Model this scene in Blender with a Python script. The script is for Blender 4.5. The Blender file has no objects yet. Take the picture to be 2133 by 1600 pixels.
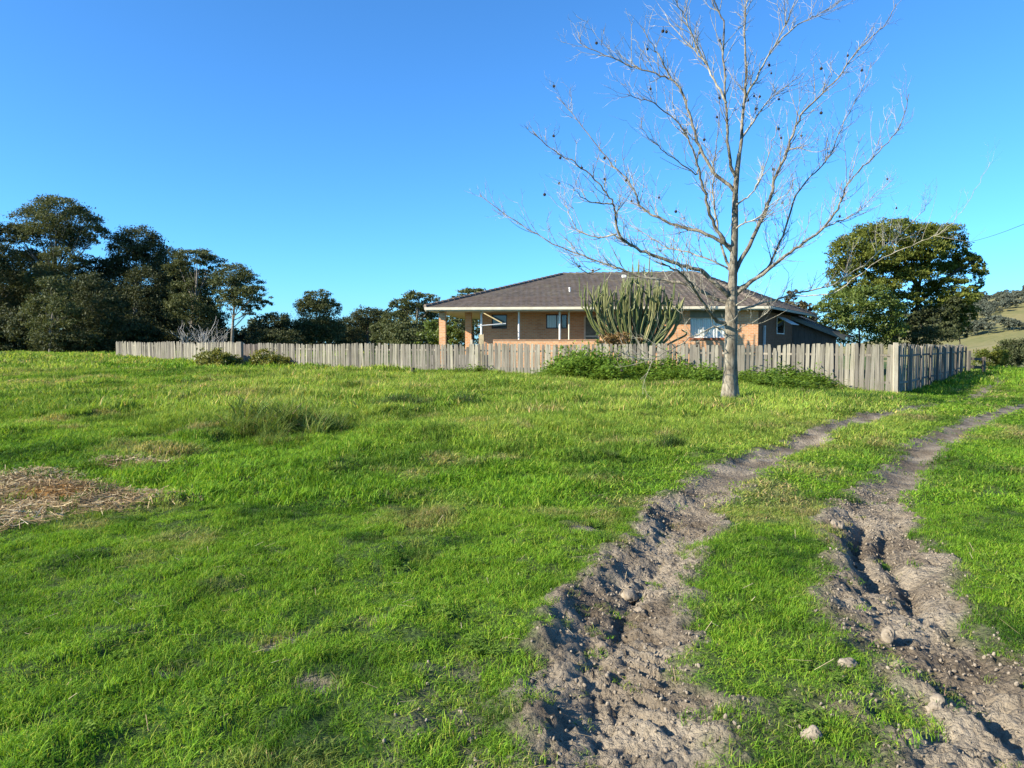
import bpy, math, random
import numpy as np
from mathutils import Vector

sc = bpy.context.scene
C = sc.collection
R = math.radians

# ------------------------------------------------------------------ camera
EYE = 1.55
FPX = 1540.5                       # focal length in pixels of a 2133 px wide picture
PITCH = R(3.05)
cam_d = bpy.data.cameras.new('camera')
cam_d.sensor_width = 36.0
cam_d.lens = FPX / 2133 * 36
cam_d.clip_start = 0.05
cam_d.clip_end = 6000
cam = bpy.data.objects.new('camera', cam_d)
cam.location = (0, 0, EYE)
cam.rotation_euler = (R(90) - PITCH, 0, 0)
C.objects.link(cam)
sc.camera = cam

# ------------------------------------------------------------------ sky, sun, exposure
SUN_AZ = (-0.92, -0.392)           # horizontal direction towards the sun
SUN_EL = R(27)
w = bpy.data.worlds.new('World')
sc.world = w
w.use_nodes = True
nt = w.node_tree
nt.nodes.clear()
sky = nt.nodes.new('ShaderNodeTexSky')
sky.sky_type = 'NISHITA'
sky.sun_disc = False
sky.sun_elevation = SUN_EL
sky.sun_rotation = math.atan2(SUN_AZ[0], SUN_AZ[1])
sky.altitude = 0
sky.air_density = 0.8
sky.dust_density = 0.6
sky.ozone_density = 10.0
bg = nt.nodes.new('ShaderNodeBackground')
bg.inputs['Strength'].default_value = 0.118
wo = nt.nodes.new('ShaderNodeOutputWorld')
wb = nt.nodes.new('ShaderNodeMix')            # the camera's white balance, even over the whole sky
wb.data_type = 'RGBA'
wb.blend_type = 'MULTIPLY'
wb.inputs[0].default_value = 1.0
wb.inputs[7].default_value = (0.75, 1.05, 1.04, 1)
nt.links.new(sky.outputs[0], wb.inputs[6])
nt.links.new(wb.outputs[2], bg.inputs[0])
nt.links.new(bg.outputs[0], wo.inputs[0])

sl = bpy.data.lights.new('sun', 'SUN')
sl.energy = 5.0
sl.angle = R(0.53)
sl.color = (1.0, 0.90, 0.74)
so = bpy.data.objects.new('sun', sl)
S = Vector((SUN_AZ[0] * math.cos(SUN_EL), SUN_AZ[1] * math.cos(SUN_EL), math.sin(SUN_EL)))
so.rotation_euler = S.to_track_quat('Z', 'Y').to_euler()
so.location = (-30, -20, 30)
C.objects.link(so)

sc.render.engine = 'CYCLES'
sc.view_settings.view_transform = 'Standard'
sc.view_settings.look = 'None'
sc.view_settings.gamma = 1.0
sc.view_settings.use_curve_mapping = False
sc.view_settings.exposure = 1.30
sc.cycles.max_bounces = 6
sc.cycles.diffuse_bounces = 2
sc.cycles.transmission_bounces = 3
sc.cycles.transparent_max_bounces = 4
sc.cycles.caustics_reflective = False
sc.cycles.caustics_refractive = False
sc.cycles.use_denoising = True

# ------------------------------------------------------------------ helpers
rng = np.random.default_rng(11)
random.seed(11)


def ray(px, py):
    a = (px - 1066.5) / FPX
    b = (800.0 - py) / FPX
    return np.array([a, math.cos(PITCH) + b * math.sin(PITCH), -math.sin(PITCH) + b * math.cos(PITCH)])


def at(px, py, Y):
    """the point at depth Y that the photograph shows at pixel px, py"""
    d = ray(px, py)
    t = Y / d[1]
    return np.array([d[0] * t, Y, EYE + d[2] * t])


def sstep(a, b, x):
    t = np.clip((np.asarray(x, float) - a) / (b - a), 0, 1)
    return t * t * (3 - 2 * t)


def _hash(ix, iy, seed):
    h = np.sin(ix * 127.1 + iy * 311.7 + seed * 74.7) * 43758.5453
    return h - np.floor(h)


def vnoise(x, y, seed=0):
    x = np.asarray(x, float); y = np.asarray(y, float)
    ix = np.floor(x); iy = np.floor(y)
    fx = x - ix; fy = y - iy
    fx = fx * fx * fx * (fx * (fx * 6 - 15) + 10); fy = fy * fy * fy * (fy * (fy * 6 - 15) + 10)
    a = _hash(ix, iy, seed); b = _hash(ix + 1, iy, seed)
    c = _hash(ix, iy + 1, seed); d = _hash(ix + 1, iy + 1, seed)
    return ((a * (1 - fx) + b * fx) * (1 - fy) + (c * (1 - fx) + d * fx) * fy) * 2 - 1


def fbm(x, y, seed=0, o=4, g=0.5):
    s = 0; amp = 1; n = 0
    ca, sa = math.cos(0.6), math.sin(0.6)
    for i in range(o):
        s = s + amp * vnoise(x, y, seed + i * 3.1)
        n += amp
        amp *= g
        x, y = (x * ca - y * sa) * 2.03 + 5.2, (x * sa + y * ca) * 2.03 - 1.7
    return s / n


def setprops(o, label=None, cat=None, group=None, kind=None):
    if label: o['label'] = label
    if cat: o['category'] = cat
    if group: o['group'] = group
    if kind: o['kind'] = kind
    return o


def link(o, parent=None):
    C.objects.link(o)
    if parent is not None:
        o.parent = parent
    return o


def empty(name, loc, label, cat, group=None):
    o = bpy.data.objects.new(name, None)
    o.location = loc
    o.empty_display_size = 0.2
    C.objects.link(o)
    return setprops(o, label, cat, group)


def np_mesh(name, v, faces, mat=None, smooth=False, attrs=None):
    """faces: list of (n, k) int arrays"""
    me = bpy.data.meshes.new(name)
    v = np.asarray(v, np.float32)
    me.vertices.add(len(v))
    me.vertices.foreach_set('co', v.ravel())
    faces = [np.asarray(f, np.int32) for f in faces if len(f)]
    nl = sum(f.size for f in faces)
    me.loops.add(nl)
    me.loops.foreach_set('vertex_index', np.concatenate([f.ravel() for f in faces]))
    npoly = sum(len(f) for f in faces)
    me.polygons.add(npoly)
    st = []; off = 0
    for f in faces:
        st.append(off + np.arange(len(f)) * f.shape[1])
        off += f.size
    me.polygons.foreach_set('loop_start', np.concatenate(st).astype(np.int32))
    if smooth:
        me.polygons.foreach_set('use_smooth', np.ones(npoly, bool))
    me.update(calc_edges=True)
    if attrs:
        for k, a in attrs.items():
            a = np.asarray(a, np.float32)
            if a.ndim == 1:
                at_ = me.attributes.new(k, 'FLOAT', 'POINT'); at_.data.foreach_set('value', a)
            else:
                at_ = me.attributes.new(k, 'FLOAT_VECTOR', 'POINT'); at_.data.foreach_set('vector', a.ravel())
    if mat:
        me.materials.append(mat)
    return me


class MB:
    """collects boxes, tubes and polygons into one mesh"""
    def __init__(self):
        self.v = []; self.f = []; self.n = 0

    def add(self, v, f):
        self.v.extend([tuple(map(float, p)) for p in v])
        self.f.extend([tuple(i + self.n for i in q) for q in f])
        self.n += len(v)

    def pbox(self, o, ax, ay, az):
        o, ax, ay, az = (np.array(k, float) for k in (o, ax, ay, az))
        v = [o, o + ax, o + ax + ay, o + ay, o + az, o + ax + az, o + ax + ay + az, o + ay + az]
        f = [(0, 3, 2, 1), (4, 5, 6, 7), (0, 1, 5, 4), (1, 2, 6, 5), (2, 3, 7, 6), (3, 0, 4, 7)]
        if np.dot(np.cross(ax, ay), az) < 0:
            f = [tuple(reversed(q)) for q in f]
        self.add(v, f)
        return self

    def tube(self, pts, rad, n=6, cap=True, flat=1.0):
        pts = [np.array(p, float) for p in pts]
        m = len(pts)
        if np.isscalar(rad):
            rad = [rad] * m
        tang = []
        for i in range(m):
            t = pts[min(i + 1, m - 1)] - pts[max(i - 1, 0)]
            tang.append(t / (np.linalg.norm(t) + 1e-9))
        up = np.array([0.0, 0, 1]) if abs(tang[0][2]) < 0.9 else np.array([1.0, 0, 0])
        u = np.cross(tang[0], up); u /= np.linalg.norm(u)
        v = []
        for i in range(m):
            u = u - tang[i] * np.dot(u, tang[i])
            u /= np.linalg.norm(u) + 1e-9
            b = np.cross(tang[i], u)
            for k in range(n):
                a = 2 * math.pi * k / n
                v.append(pts[i] + rad[i] * (math.cos(a) * u + flat * math.sin(a) * b))
        f = []
        for i in range(m - 1):
            for k in range(n):
                k2 = (k + 1) % n
                f.append((i * n + k, i * n + k2, (i + 1) * n + k2, (i + 1) * n + k))
        if cap:
            f.append(tuple(range(n - 1, -1, -1)))
            f.append(tuple((m - 1) * n + k for k in range(n)))
        self.add(v, f)
        return self

    def mesh(self, name, mat, smooth=False):
        me = bpy.data.meshes.new(name)
        me.from_pydata(self.v, [], self.f)
        if smooth:
            me.polygons.foreach_set('use_smooth', [True] * len(me.polygons))
        me.update()
        if mat: me.materials.append(mat)
        return me

    def build(self, name, mat, parent=None, smooth=False):
        """parent empties sit at their thing's base without rotation: shift into their space"""
        off = np.array(parent_origin(parent)) if parent is not None else np.zeros(3)
        if len(self.v):
            self.v = [tuple(np.array(p) - off) for p in self.v]
        return link(bpy.data.objects.new(name, self.mesh(name, mat, smooth)), parent)


def parent_origin(p):
    o = np.zeros(3)
    while p is not None:
        o = o + np.array(p.location)
        p = p.parent
    return o


def add_np(name, me, parent=None):
    """object for a mesh in world coordinates under a parent that is only translated"""
    if parent is not None:
        off = parent_origin(parent)
        co = np.empty(len(me.vertices) * 3, np.float32)
        me.vertices.foreach_get('co', co)
        co = co.reshape(-1, 3) - off
        me.vertices.foreach_set('co', co.astype(np.float32).ravel())
        me.update()
    return link(bpy.data.objects.new(name, me), parent)


def catmull(P, n=8):
    P = [np.array(p, float) for p in P]
    Q = [2 * P[0] - P[1]] + P + [2 * P[-1] - P[-2]]
    out = []
    for i in range(1, len(Q) - 2):
        for k in range(n):
            t = k / n
            a, b, c, d = Q[i - 1], Q[i], Q[i + 1], Q[i + 2]
            out.append(0.5 * (2 * b + (c - a) * t + (2 * a - 5 * b + 4 * c - d) * t * t + (3 * b - a - 3 * c + d) * t ** 3))
    out.append(P[-1])
    return np.array(out)


# ------------------------------------------------------------------ materials
class Mat:
    def __init__(self, name, rough=0.8, spec=0.3):
        self.m = bpy.data.materials.new(name)
        self.m.use_nodes = True
        self.t = self.m.node_tree
        self.b = self.t.nodes['Principled BSDF']
        self.b.inputs['Roughness'].default_value = rough
        self.b.inputs['Specular IOR Level'].default_value = spec
        self.out = self.t.nodes['Material Output']

    def n(self, typ, **kw):
        nd = self.t.nodes.new('ShaderNode' + typ)
        for k, v in kw.items():
            setattr(nd, k, v)
        return nd

    def L(self, a, b):
        self.t.links.new(a, b)

    def noise(self, scale, detail=4, rough=0.6, vec=None, dist=0.0):
        nd = self.n('TexNoise')
        nd.inputs['Scale'].default_value = scale
        nd.inputs['Detail'].default_value = detail
        nd.inputs['Roughness'].default_value = rough
        nd.inputs['Distortion'].default_value = dist
        if vec is not None: self.L(vec, nd.inputs['Vector'])
        return nd.outputs[0]

    def coord(self, kind='Object', scale=None):
        o = self.n('TexCoord').outputs[kind] if kind != 'World' else self.n('NewGeometry').outputs['Position']
        if scale:
            mp = self.n('Mapping'); mp.inputs['Scale'].default_value = scale
            self.L(o, mp.inputs['Vector']); o = mp.outputs[0]
        return o

    def ramp(self, fac, stops):
        r = self.n('ValToRGB')
        e = r.color_ramp.elements
        while len(e) < len(stops): e.new(0.5)
        for i, (p, c) in enumerate(stops):
            e[i].position = p; e[i].color = (*c, 1)
        self.L(fac, r.inputs[0])
        return r.outputs[0]

    def mix(self, fac, a, b, mode='MIX'):
        m = self.n('Mix', data_type='RGBA', blend_type=mode)
        for s, v in ((m.inputs[0], fac), (m.inputs[6], a), (m.inputs[7], b)):
            if isinstance(v, (int, float)): s.default_value = v
            elif isinstance(v, tuple): s.default_value = (*v, 1)
            else: self.L(v, s)
        return m.outputs[2]

    def math(self, op, a, b=None, clamp=False):
        m = self.n('Math', operation=op, use_clamp=clamp)
        for i, v in enumerate((a, b)):
            if v is None: continue
            if isinstance(v, (int, float)): m.inputs[i].default_value = v
            else: self.L(v, m.inputs[i])
        return m.outputs[0]

    def attr(self, name, kind='GEOMETRY'):
        a = self.n('Attribute', attribute_type=kind, attribute_name=name)
        return a

    def rand(self):
        return self.n('ObjectInfo').outputs['Random']

    def color(self, c):
        if isinstance(c, tuple): self.b.inputs['Base Color'].default_value = (*c, 1)
        else: self.L(c, self.b.inputs['Base Color'])
        return self

    def bump(self, h, strength=0.3, dist=0.02):
        b = self.n('Bump')
        b.inputs['Strength'].default_value = strength
        b.inputs['Distance'].default_value = dist
        self.L(h, b.inputs['Height']); self.L(b.outputs[0], self.b.inputs['Normal'])
        return self

    def translucent(self, col, fac=0.35):
        tr = self.n('BsdfTranslucent')
        if isinstance(col, tuple): tr.inputs[0].default_value = (*col, 1)
        else: self.L(col, tr.inputs[0])
        mx = self.n('MixShader'); mx.inputs[0].default_value = fac
        self.L(self.b.outputs[0], mx.inputs[1]); self.L(tr.outputs[0], mx.inputs[2])
        self.L(mx.outputs[0], self.out.inputs[0])
        return self


def mat_plain(name, col, rough=0.7, spec=0.3, var=0.12, scale=6.0):
    m = Mat(name, rough, spec)
    n = m.noise(scale, 4, 0.6, m.coord('Object'))
    dark = tuple(c * (1 - var * 2) for c in col); light = tuple(min(1, c * (1 + var)) for c in col)
    m.color(m.ramp(n, [(0.3, dark), (0.7, light)]))
    return m.m


def mat_leaf(name, c0, c1, c2, transl=0.3, rough=0.5, spec=0.35):
    """leaf colour from a per-leaf random attribute"""
    m = Mat(name, rough, spec)
    a = m.attr('lc')
    col = m.ramp(a.outputs['Fac'], [(0.0, c0), (0.5, c1), (1.0, c2)])
    m.color(col)
    tcol = m.mix(0.6, col, (c2[0] * 1.3, c2[1] * 1.25, c2[2] * 0.6))
    return m.translucent(tcol, transl).m


# ------------------------------------------------------------------ the lie of the land
def along(P):
    return catmull(P, 10)


# centre lines of the two wheel ruts, in metres on the ground (x, y, half width)
RUT_A = along([(0.36, 1.2, .36), (0.42, 2.2, .36), (0.47, 2.8, .35), (0.56, 3.5, .36), (0.66, 4.3, .33), (0.98, 5.1, .29), (1.40, 6.1, .29), (1.82, 7.2, .31),
               (2.85, 9.1, .34), (4.45, 11.3, .34), (6.9, 14.6, .36), (9.6, 17.9, .38), (12.6, 21.5, .30), (16.6, 26.5, .34), (22.5, 34.5, .36), (29.5, 45.0, .4), (34, 53, .4)])
RUT_B = along([(1.95, 1.6, .42), (1.98, 2.3, .42), (2.02, 2.9, .44), (2.12, 3.5, .42), (2.28, 4.2, .36), (2.62, 5.0, .32), (3.00, 5.9, .36), (3.45, 6.9, .33),
               (4.4, 8.3, .27), (6.0, 10.6, .27), (8.6, 13.9, .32), (12.3, 18.3, .36), (17.2, 24.2, .4), (24.5, 33.0, .4), (33, 44, .4)])


def dist_poly(x, y, P):
    """distance to a centre line, signed side, arclength and half width there"""
    shp = x.shape
    x = x.ravel(); y = y.ravel()
    best = np.full(x.shape, 1e9); side = np.zeros_like(best); s_at = np.zeros_like(best); hw = np.zeros_like(best)
    s = 0.0
    for i in range(len(P) - 1):
        ax, ay, aw = P[i]; bx, by, bw = P[i + 1]
        dx, dy = bx - ax, by - ay
        l2 = dx * dx + dy * dy
        t = np.clip(((x - ax) * dx + (y - ay) * dy) / l2, 0, 1)
        qx = ax + t * dx; qy = ay + t * dy
        d = np.hypot(x - qx, y - qy)
        m = d < best
        best[m] = d[m]
        side[m] = np.sign(dx * (y - qy) - dy * (x - qx))[m]      # + left of travel
        s_at[m] = (s + t * math.sqrt(l2))[m]
        hw[m] = (aw + t * (bw - aw))[m]
        s += math.sqrt(l2)
    return best.reshape(shp), side.reshape(shp), s_at.reshape(shp), hw.reshape(shp)


def base_ground(x, y):
    x = np.asarray(x, float); y = np.asarray(y, float)
    z = 0.62 * sstep(12, 60, 0.8 * y - 0.6 * x)
    z = z - 0.34 * sstep(7, 17, x) * sstep(10, 26, y)
    z = z - 5.0 * sstep(54, 110, y) * sstep(8, 30, x - 0.1 * y)
    far = sstep(14, 30, y) * (1 - sstep(120, 300, y))
    near = 1 - sstep(60, 120, y)
    z = z + near * (0.05 * fbm(x * 0.35, y * 0.35, 3, 3) * sstep(3, 9, y))
    lumps = fbm(x * 1.9, y * 1.5, 13, 3)
    z = z + near * (0.038 * lumps + 0.07 * np.maximum(0, lumps - 0.12)) * sstep(0.8, 3.0, y) * (1 - 0.7 * sstep(0, 3, x + 3 - 0.55 * y))
    # hummocks in the paddock
    z = z + near * 0.24 * np.maximum(0, fbm(x * 0.8, y * 0.50, 9, 3)) * sstep(6, 13, y) * (1 - sstep(5, 11, x))
    z = z + far * 0.10 * fbm(x * 0.16, y * 0.22, 17, 2) * (1 - sstep(2, 8, x))
    return z


def mudness(x, y):
    """0 grass .. 1 bare churned mud, and the rut relief"""
    x = np.asarray(x, float); y = np.asarray(y, float)
    mud = np.zeros_like(x); rel = np.zeros_like(x)
    sel = (y > 0.5) & (y < 56) & (x > -2.5) & (x < 38) & (np.abs(y - 1.35 * x) < 9 + 0.3 * y)
    if not sel.any():
        return mud, rel
    xs, ys = x[sel], y[sel]
    m = np.zeros_like(xs); r = np.zeros_like(xs)
    edge = fbm(xs * 2.3, ys * 2.3, 21, 4)
    clod = fbm(xs * 7.0, ys * 7.0, 31, 4, 0.6)
    fine = fbm(xs * 22.0, ys * 22.0, 41, 3, 0.6)
    crumb = fbm(xs * 48.0, ys * 48.0, 45, 2, 0.6)
    bil = 0.55 - 1.5 * np.abs(fbm(xs * 11.0, ys * 11.0, 83, 3, 0.55))
    lump = 1 - np.abs(fbm(xs * 4.5 + clod * 0.5, ys * 4.5, 51, 3)) * 2.2
    for P, which in ((RUT_A, 0), (RUT_B, 1)):
        d, side, s, hw = dist_poly(xs, ys, P)
        churn = 1 - sstep(6.3, 9.5, ys)            # the wet churned stretch close by
        wid = hw * (1 + 0.10 * churn)
        q = d - edge * (0.16 + 0.10 * churn) - 0.10 * clod - side * 0.04
        mm = 1 - sstep(wid * 0.62, wid * 1.34, q + 0.07 * fine)
        grow = 1 - 0.25 * sstep(20, 23, ys) * (1 - sstep(24, 30, ys))
        mm = mm * grow
        depth = 0.045 + 0.012 * churn
        prof = -depth * (1 - sstep(0.25 * wid, 1.05 * wid, d))
        berm = (0.012 + 0.022 * churn * (0.5 + 1.2 * clod)) * np.exp(-((d - wid * 1.12) / 0.11) ** 2)
        inner = side * (1 if which == 0 else 1)
        berm = berm * np.where(inner > 0, 0.9, 0.3)
        rel_i = prof + berm
        rel_i = rel_i + mm * (churn * (0.026 * clod + 0.014 * lump + 0.030 * bil + 0.016 * fine + 0.020 * crumb) + (1 - churn) * (0.016 * clod + 0.012 * fine))
        if which == 0:
            # lug prints of a tractor tyre down the outer half of the rut
            lug = (np.sin((s + 0.9 * d * np.where(side > 0, 1, -1)) * 2 * math.pi / 0.21) > 0.25)
            band = sstep(-0.02, 0.02, -d * side) * (1 - sstep(0.13, 0.17, d)) * (side < 0) * sstep(2.8, 3.0, ys) * (1 - sstep(4.3, 4.6, ys)) * sstep(-0.35, 0.1, edge + 0.4)
            rel_i = rel_i * (1 - 0.6 * band)
            rel_i = rel_i - 0.055 * sstep(0.0, 0.35, np.sin((s + 0.8 * d) * 2 * math.pi / 0.155)) * band
            wheel = np.exp(-((d * side + 0.02 - 0.02) / 0.05) ** 2) * ((ys > 3.9) & (ys < 5.4))
            rel_i = rel_i - 0.05 * wheel
        else:
            for off, yy0, yy1, dp in ((0.17, 4.6, 6.6, 0.085), (-0.03, 4.2, 6.3, 0.07)):
                g = np.exp(-((d * side - off + 0.05 * np.sin(ys * 3.1)) / 0.06) ** 2) * sstep(yy0, yy0 + .2, ys) * (1 - sstep(yy1 - .2, yy1, ys))
                rel_i = rel_i - dp * g
            # thrown up ridge with a hollow behind it, close to the camera
            ridge = np.exp(-((d * side - 0.20 - 0.08 * np.sin(ys * 4.0)) / 0.09) ** 2) * (1 - sstep(3.3, 3.7, ys)) * (0.75 + 0.5 * clod)
            hollow = np.exp(-((d * side - 0.02) / 0.10) ** 2) * (1 - sstep(3.2, 3.6, ys))
            rel_i = rel_i + 0.085 * ridge - 0.04 * hollow
        m = np.maximum(m, mm)
        r = r + rel_i
    # scuffed ground round the ruts close to the camera
    scuff = (1 - sstep(2.6, 4.4, ys)) * sstep(-0.65, -0.1, xs) * (1 - 0.72 * sstep(0.7, 1.1, xs)) * (1 - sstep(2.9, 3.3, xs)) * sstep(0.0, 0.42, edge + 0.35 * clod)
    m = np.maximum(m, 0.95 * scuff)
    r = r + scuff * (0.022 * clod + 0.015 * fine)
    mud[sel] = m; rel[sel] = r
    return mud, rel


SPOTS = [(-1.19, 3.84, .20, .09, .5), (-1.62, 3.45, .10, .07, .2), (-4.9, 5.6, .35, .12, .2), (-0.9, 3.3, .13, .08, 0.1), (1.05, 7.0, .18, .12, 0), (0.62, 6.1, .2, .1, .3),
         (-0.75, 4.05, .16, .05, .3), (-2.4, 9.6, .35, .15, 0), (3.6, 8.4, .12, .1, 0), (-9.0, 19.0, 1.4, .4, .1), (-13.0, 17.2, 1.6, .4, .0), (-5.8, 26.0, 1.8, .4, 0)]


def bare_spots(x, y):
    o = np.zeros_like(x)
    n = fbm(x * 3.0, y * 3.0, 77, 3)
    for cx, cy, rx, ry, rot in SPOTS:
        ca, sa = math.cos(rot), math.sin(rot)
        u = ((x - cx) * ca + (y - cy) * sa) / rx; v = (-(x - cx) * sa + (y - cy) * ca) / ry
        o = np.maximum(o, 1 - sstep(0.6, 1.25, np.hypot(u, v) + n * 0.5))
    return o


HEAP = (-5.0, 7.35)


def straw_mask(x, y):
    n = fbm(x * 1.6, y * 1.6, 88, 4)
    a = np.hypot((x - HEAP[0] + 0.45) / 1.35, (y - HEAP[1] + 0.2) / 1.0)
    b = np.hypot((x + 4.0) / 0.75, (y - 7.2) / 0.42)
    c = np.hypot((x + 4.6) / 0.75, (y - 9.05) / 0.30)
    d = np.hypot((x + 6.4) / 1.5, (y - 8.0) / 0.9)
    m = np.minimum(np.minimum(a, b), np.minimum(c + 0.15, d))
    return 1 - sstep(0.55, 1.30, m + n * 0.55)


def ground(x, y):
    x = np.asarray(x, float); y = np.asarray(y, float)
    mud, rel = mudness(x, y)
    z = base_ground(x, y) + rel
    return z


def gz(x, y):
    return float(ground(np.array([x]), np.array([y]))[0])


def on_ground(px, py):
    d = ray(px, py)
    t = np.concatenate([np.linspace(1.5, 30, 1400), np.linspace(30.05, 140, 1500)])
    X = d[0] * t; Y = d[1] * t; Z = EYE + d[2] * t
    k = np.argmax(Z < base_ground(X, Y))
    return X[k], Y[k], Z[k]


# ------------------------------------------------------------------ ground sheet
def axis_lines(lo, hi, step, grow, far_lo, far_hi):
    mid = np.arange(lo, hi, step)
    up = [hi]; s = step
    while up[-1] < far_hi:
        s *= grow; up.append(up[-1] + s)
    dn = [lo]; s = step
    while dn[-1] > far_lo:
        s *= grow; dn.append(dn[-1] - s)
    return np.array(sorted(set(dn[1:] + list(mid) + up)))


gx = axis_lines(-0.6, 3.6, 0.022, 1.032, -1500, 1500)
ys_ = [1.6]
while ys_[-1] < 90:
    ys_.append(ys_[-1] + max(0.018, 0.0078 * ys_[-1]))
while ys_[-1] < 3000:
    ys_.append(ys_[-1] * 1.12)
gy = np.array([-400, -100, -30, -10, -4, -1, 0.2, 0.9, 1.3] + ys_)
GX, GY = np.meshgrid(gx, gy)
mud_g, rel_g = mudness(GX, GY)
sp_g = bare_spots(GX, GY) * (GY < 40)
st_g = straw_mask(GX, GY) * (GY < 14)
near_fine = (GY < 9) & (np.abs(GX) < 9)
GZ = base_ground(GX, GY) + rel_g
GZ = GZ + st_g * 0.05 - 0.02 * sp_g
GZ = GZ + np.where(near_fine, 0.010 * fbm(GX * 9, GY * 9, 61, 2), 0)
ny, nx = GX.shape
idx = np.arange(ny * nx).reshape(ny, nx)
quads = np.stack([idx[:-1, :-1], idx[:-1, 1:], idx[1:, 1:], idx[1:, :-1]], -1).reshape(-1, 4)

mg = Mat('soil_and_turf', 0.92, 0.15)
pos = mg.coord('World')
n1 = mg.noise(3.0, 6, 0.65, pos)
n2 = mg.noise(28.0, 5, 0.7, pos)
n3 = mg.noise(0.12, 4, 0.6, pos)
turf = mg.mix(n2, (0.022, 0.042, 0.009), (0.058, 0.105, 0.020))
turf = mg.mix(mg.ramp(n3, [(0.42, (0, 0, 0)), (0.65, (1, 1, 1))]), turf, (0.11, 0.135, 0.035))
mudc = mg.ramp(n1, [(0.25, (0.112, 0.090, 0.066)), (0.5, (0.225, 0.188, 0.141)), (0.75, (0.335, 0.288, 0.220))])
mudc = mg.mix(mg.math('MULTIPLY', n2, 0.55), mudc, (0.295, 0.25, 0.185))
damp = mg.ramp(mg.noise(1.3, 5, 0.6, pos), [(0.42, (1.08, 1.08, 1.06)), (0.60, (0.48, 0.45, 0.42))])
mudc = mg.mix(0.85, mudc, damp, 'MULTIPLY')
strawc = mg.mix(n2, (0.16, 0.105, 0.05), (0.34, 0.25, 0.13))
c = mg.mix(mg.attr('mud').outputs['Fac'], turf, mudc)
c = mg.mix(mg.attr('straw').outputs['Fac'], c, strawc)
mg.color(c)
vor = mg.n('TexVoronoi')
vor.inputs['Scale'].default_value = 34.0
mg.L(pos, vor.inputs['Vector'])
hh = mg.math('ADD', n2, mg.math('MULTIPLY', mg.noise(90, 3, 0.7, pos), 0.5))
hh = mg.math('SUBTRACT', hh, mg.math('MULTIPLY', vor.outputs['Distance'], 0.7))
mg.bump(hh, 1.0, 0.028)
gm = np_mesh('ground', np.stack([GX, GY, GZ], -1).reshape(-1, 3), [quads], mg.m, True,
             {'mud': np.maximum(mud_g, sp_g * 0.85).ravel(), 'straw': st_g.ravel()})
go = link(bpy.data.objects.new('ground', gm))
setprops(go, 'paddock ground with two muddy wheel ruts', None, None, 'structure')

# ------------------------------------------------------------------ hill to the right, far off
hx = np.linspace(70, 1400, 90); hy = np.linspace(110, 1300, 120)
HX, HY = np.meshgrid(hx, hy)
u = HX / HY
low = 8.5 * sstep(120, 290, HY) * sstep(0.46, 0.74, u + 0.02 * fbm(HX / 60, HY / 60, 5, 3)) * 1.25
ridge = 38 * sstep(300, 640, HY) * sstep(0.40, 0.66, u)
HZ = -6 + low + ridge + 2.2 * fbm(HX / 70, HY / 70, 8, 4) * sstep(130, 300, HY) + 5 * fbm(HX / 150, HY / 150, 12, 3) * sstep(320, 600, HY)
HZ = HZ - 30 * sstep(680, 1250, HY)
i2 = np.arange(HX.size).reshape(HX.shape)
hq = np.stack([i2[:-1, :-1], i2[:-1, 1:], i2[1:, 1:], i2[1:, :-1]], -1).reshape(-1, 4)
mh = Mat('dry_hill_pasture', 0.95, 0.1)
p = mh.coord('World')
hc = mh.ramp(mh.noise(0.018, 5, 0.62, p), [(0.3, (0.105, 0.125, 0.042)), (0.5, (0.185, 0.175, 0.072)), (0.72, (0.28, 0.215, 0.11))])
hc = mh.mix(0.35, hc, mh.ramp(mh.noise(0.3, 4, 0.7, p), [(0.3, (0.08, 0.09, 0.035)), (0.7, (0.27, 0.22, 0.11))]))
mh.color(hc)
ho = link(bpy.data.objects.new('hill', np_mesh('hill', np.stack([HX, HY, HZ], -1).reshape(-1, 3), [hq], mh.m, True)))
setprops(ho, 'dry grassy hillside beyond the paddock', None, None, 'structure')


def hill_z(x, y):
    j = np.clip(np.searchsorted(hx, x) - 1, 0, len(hx) - 2); i = np.clip(np.searchsorted(hy, y) - 1, 0, len(hy) - 2)
    return float(HZ[i:i + 2, j:j + 2].mean())


# ------------------------------------------------------------------ instanced ground cover
def node_group_for(coll):
    ng = bpy.data.node_groups.new('scatter_' + coll.name, 'GeometryNodeTree')
    ng.interface.new_socket('Geometry', in_out='INPUT', socket_type='NodeSocketGeometry')
    ng.interface.new_socket('Geometry', in_out='OUTPUT', socket_type='NodeSocketGeometry')
    N = ng.nodes; Lk = ng.links
    gi = N.new('NodeGroupInput'); gout = N.new('NodeGroupOutput')
    ci = N.new('GeometryNodeCollectionInfo')
    ci.inputs['Collection'].default_value = coll
    ci.inputs['Separate Children'].default_value = True
    ci.inputs['Reset Children'].default_value = True
    ip = N.new('GeometryNodeInstanceOnPoints')
    ip.inputs['Pick Instance'].default_value = True

    def na(name, typ):
        a = N.new('GeometryNodeInputNamedAttribute'); a.data_type = typ
        a.inputs['Name'].default_value = name
        return a.outputs['Attribute']
    er = N.new('FunctionNodeEulerToRotation')
    Lk.new(na('rot', 'FLOAT_VECTOR'), er.inputs[0])
    Lk.new(gi.outputs[0], ip.inputs['Points'])
    Lk.new(ci.outputs[0], ip.inputs['Instance'])
    Lk.new(na('pick', 'INT'), ip.inputs['Instance Index'])
    Lk.new(er.outputs[0], ip.inputs['Rotation'])
    Lk.new(na('scl', 'FLOAT_VECTOR'), ip.inputs['Scale'])
    Lk.new(ip.outputs[0], gout.inputs[0])
    return ng


def source_collection(name, meshes):
    coll = bpy.data.collections.new(name)
    for i, me in enumerate(meshes):
        o = bpy.data.objects.new('%s_%02d' % (name, i), me)
        coll.objects.link(o)
    return coll


_groups = {}


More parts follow.
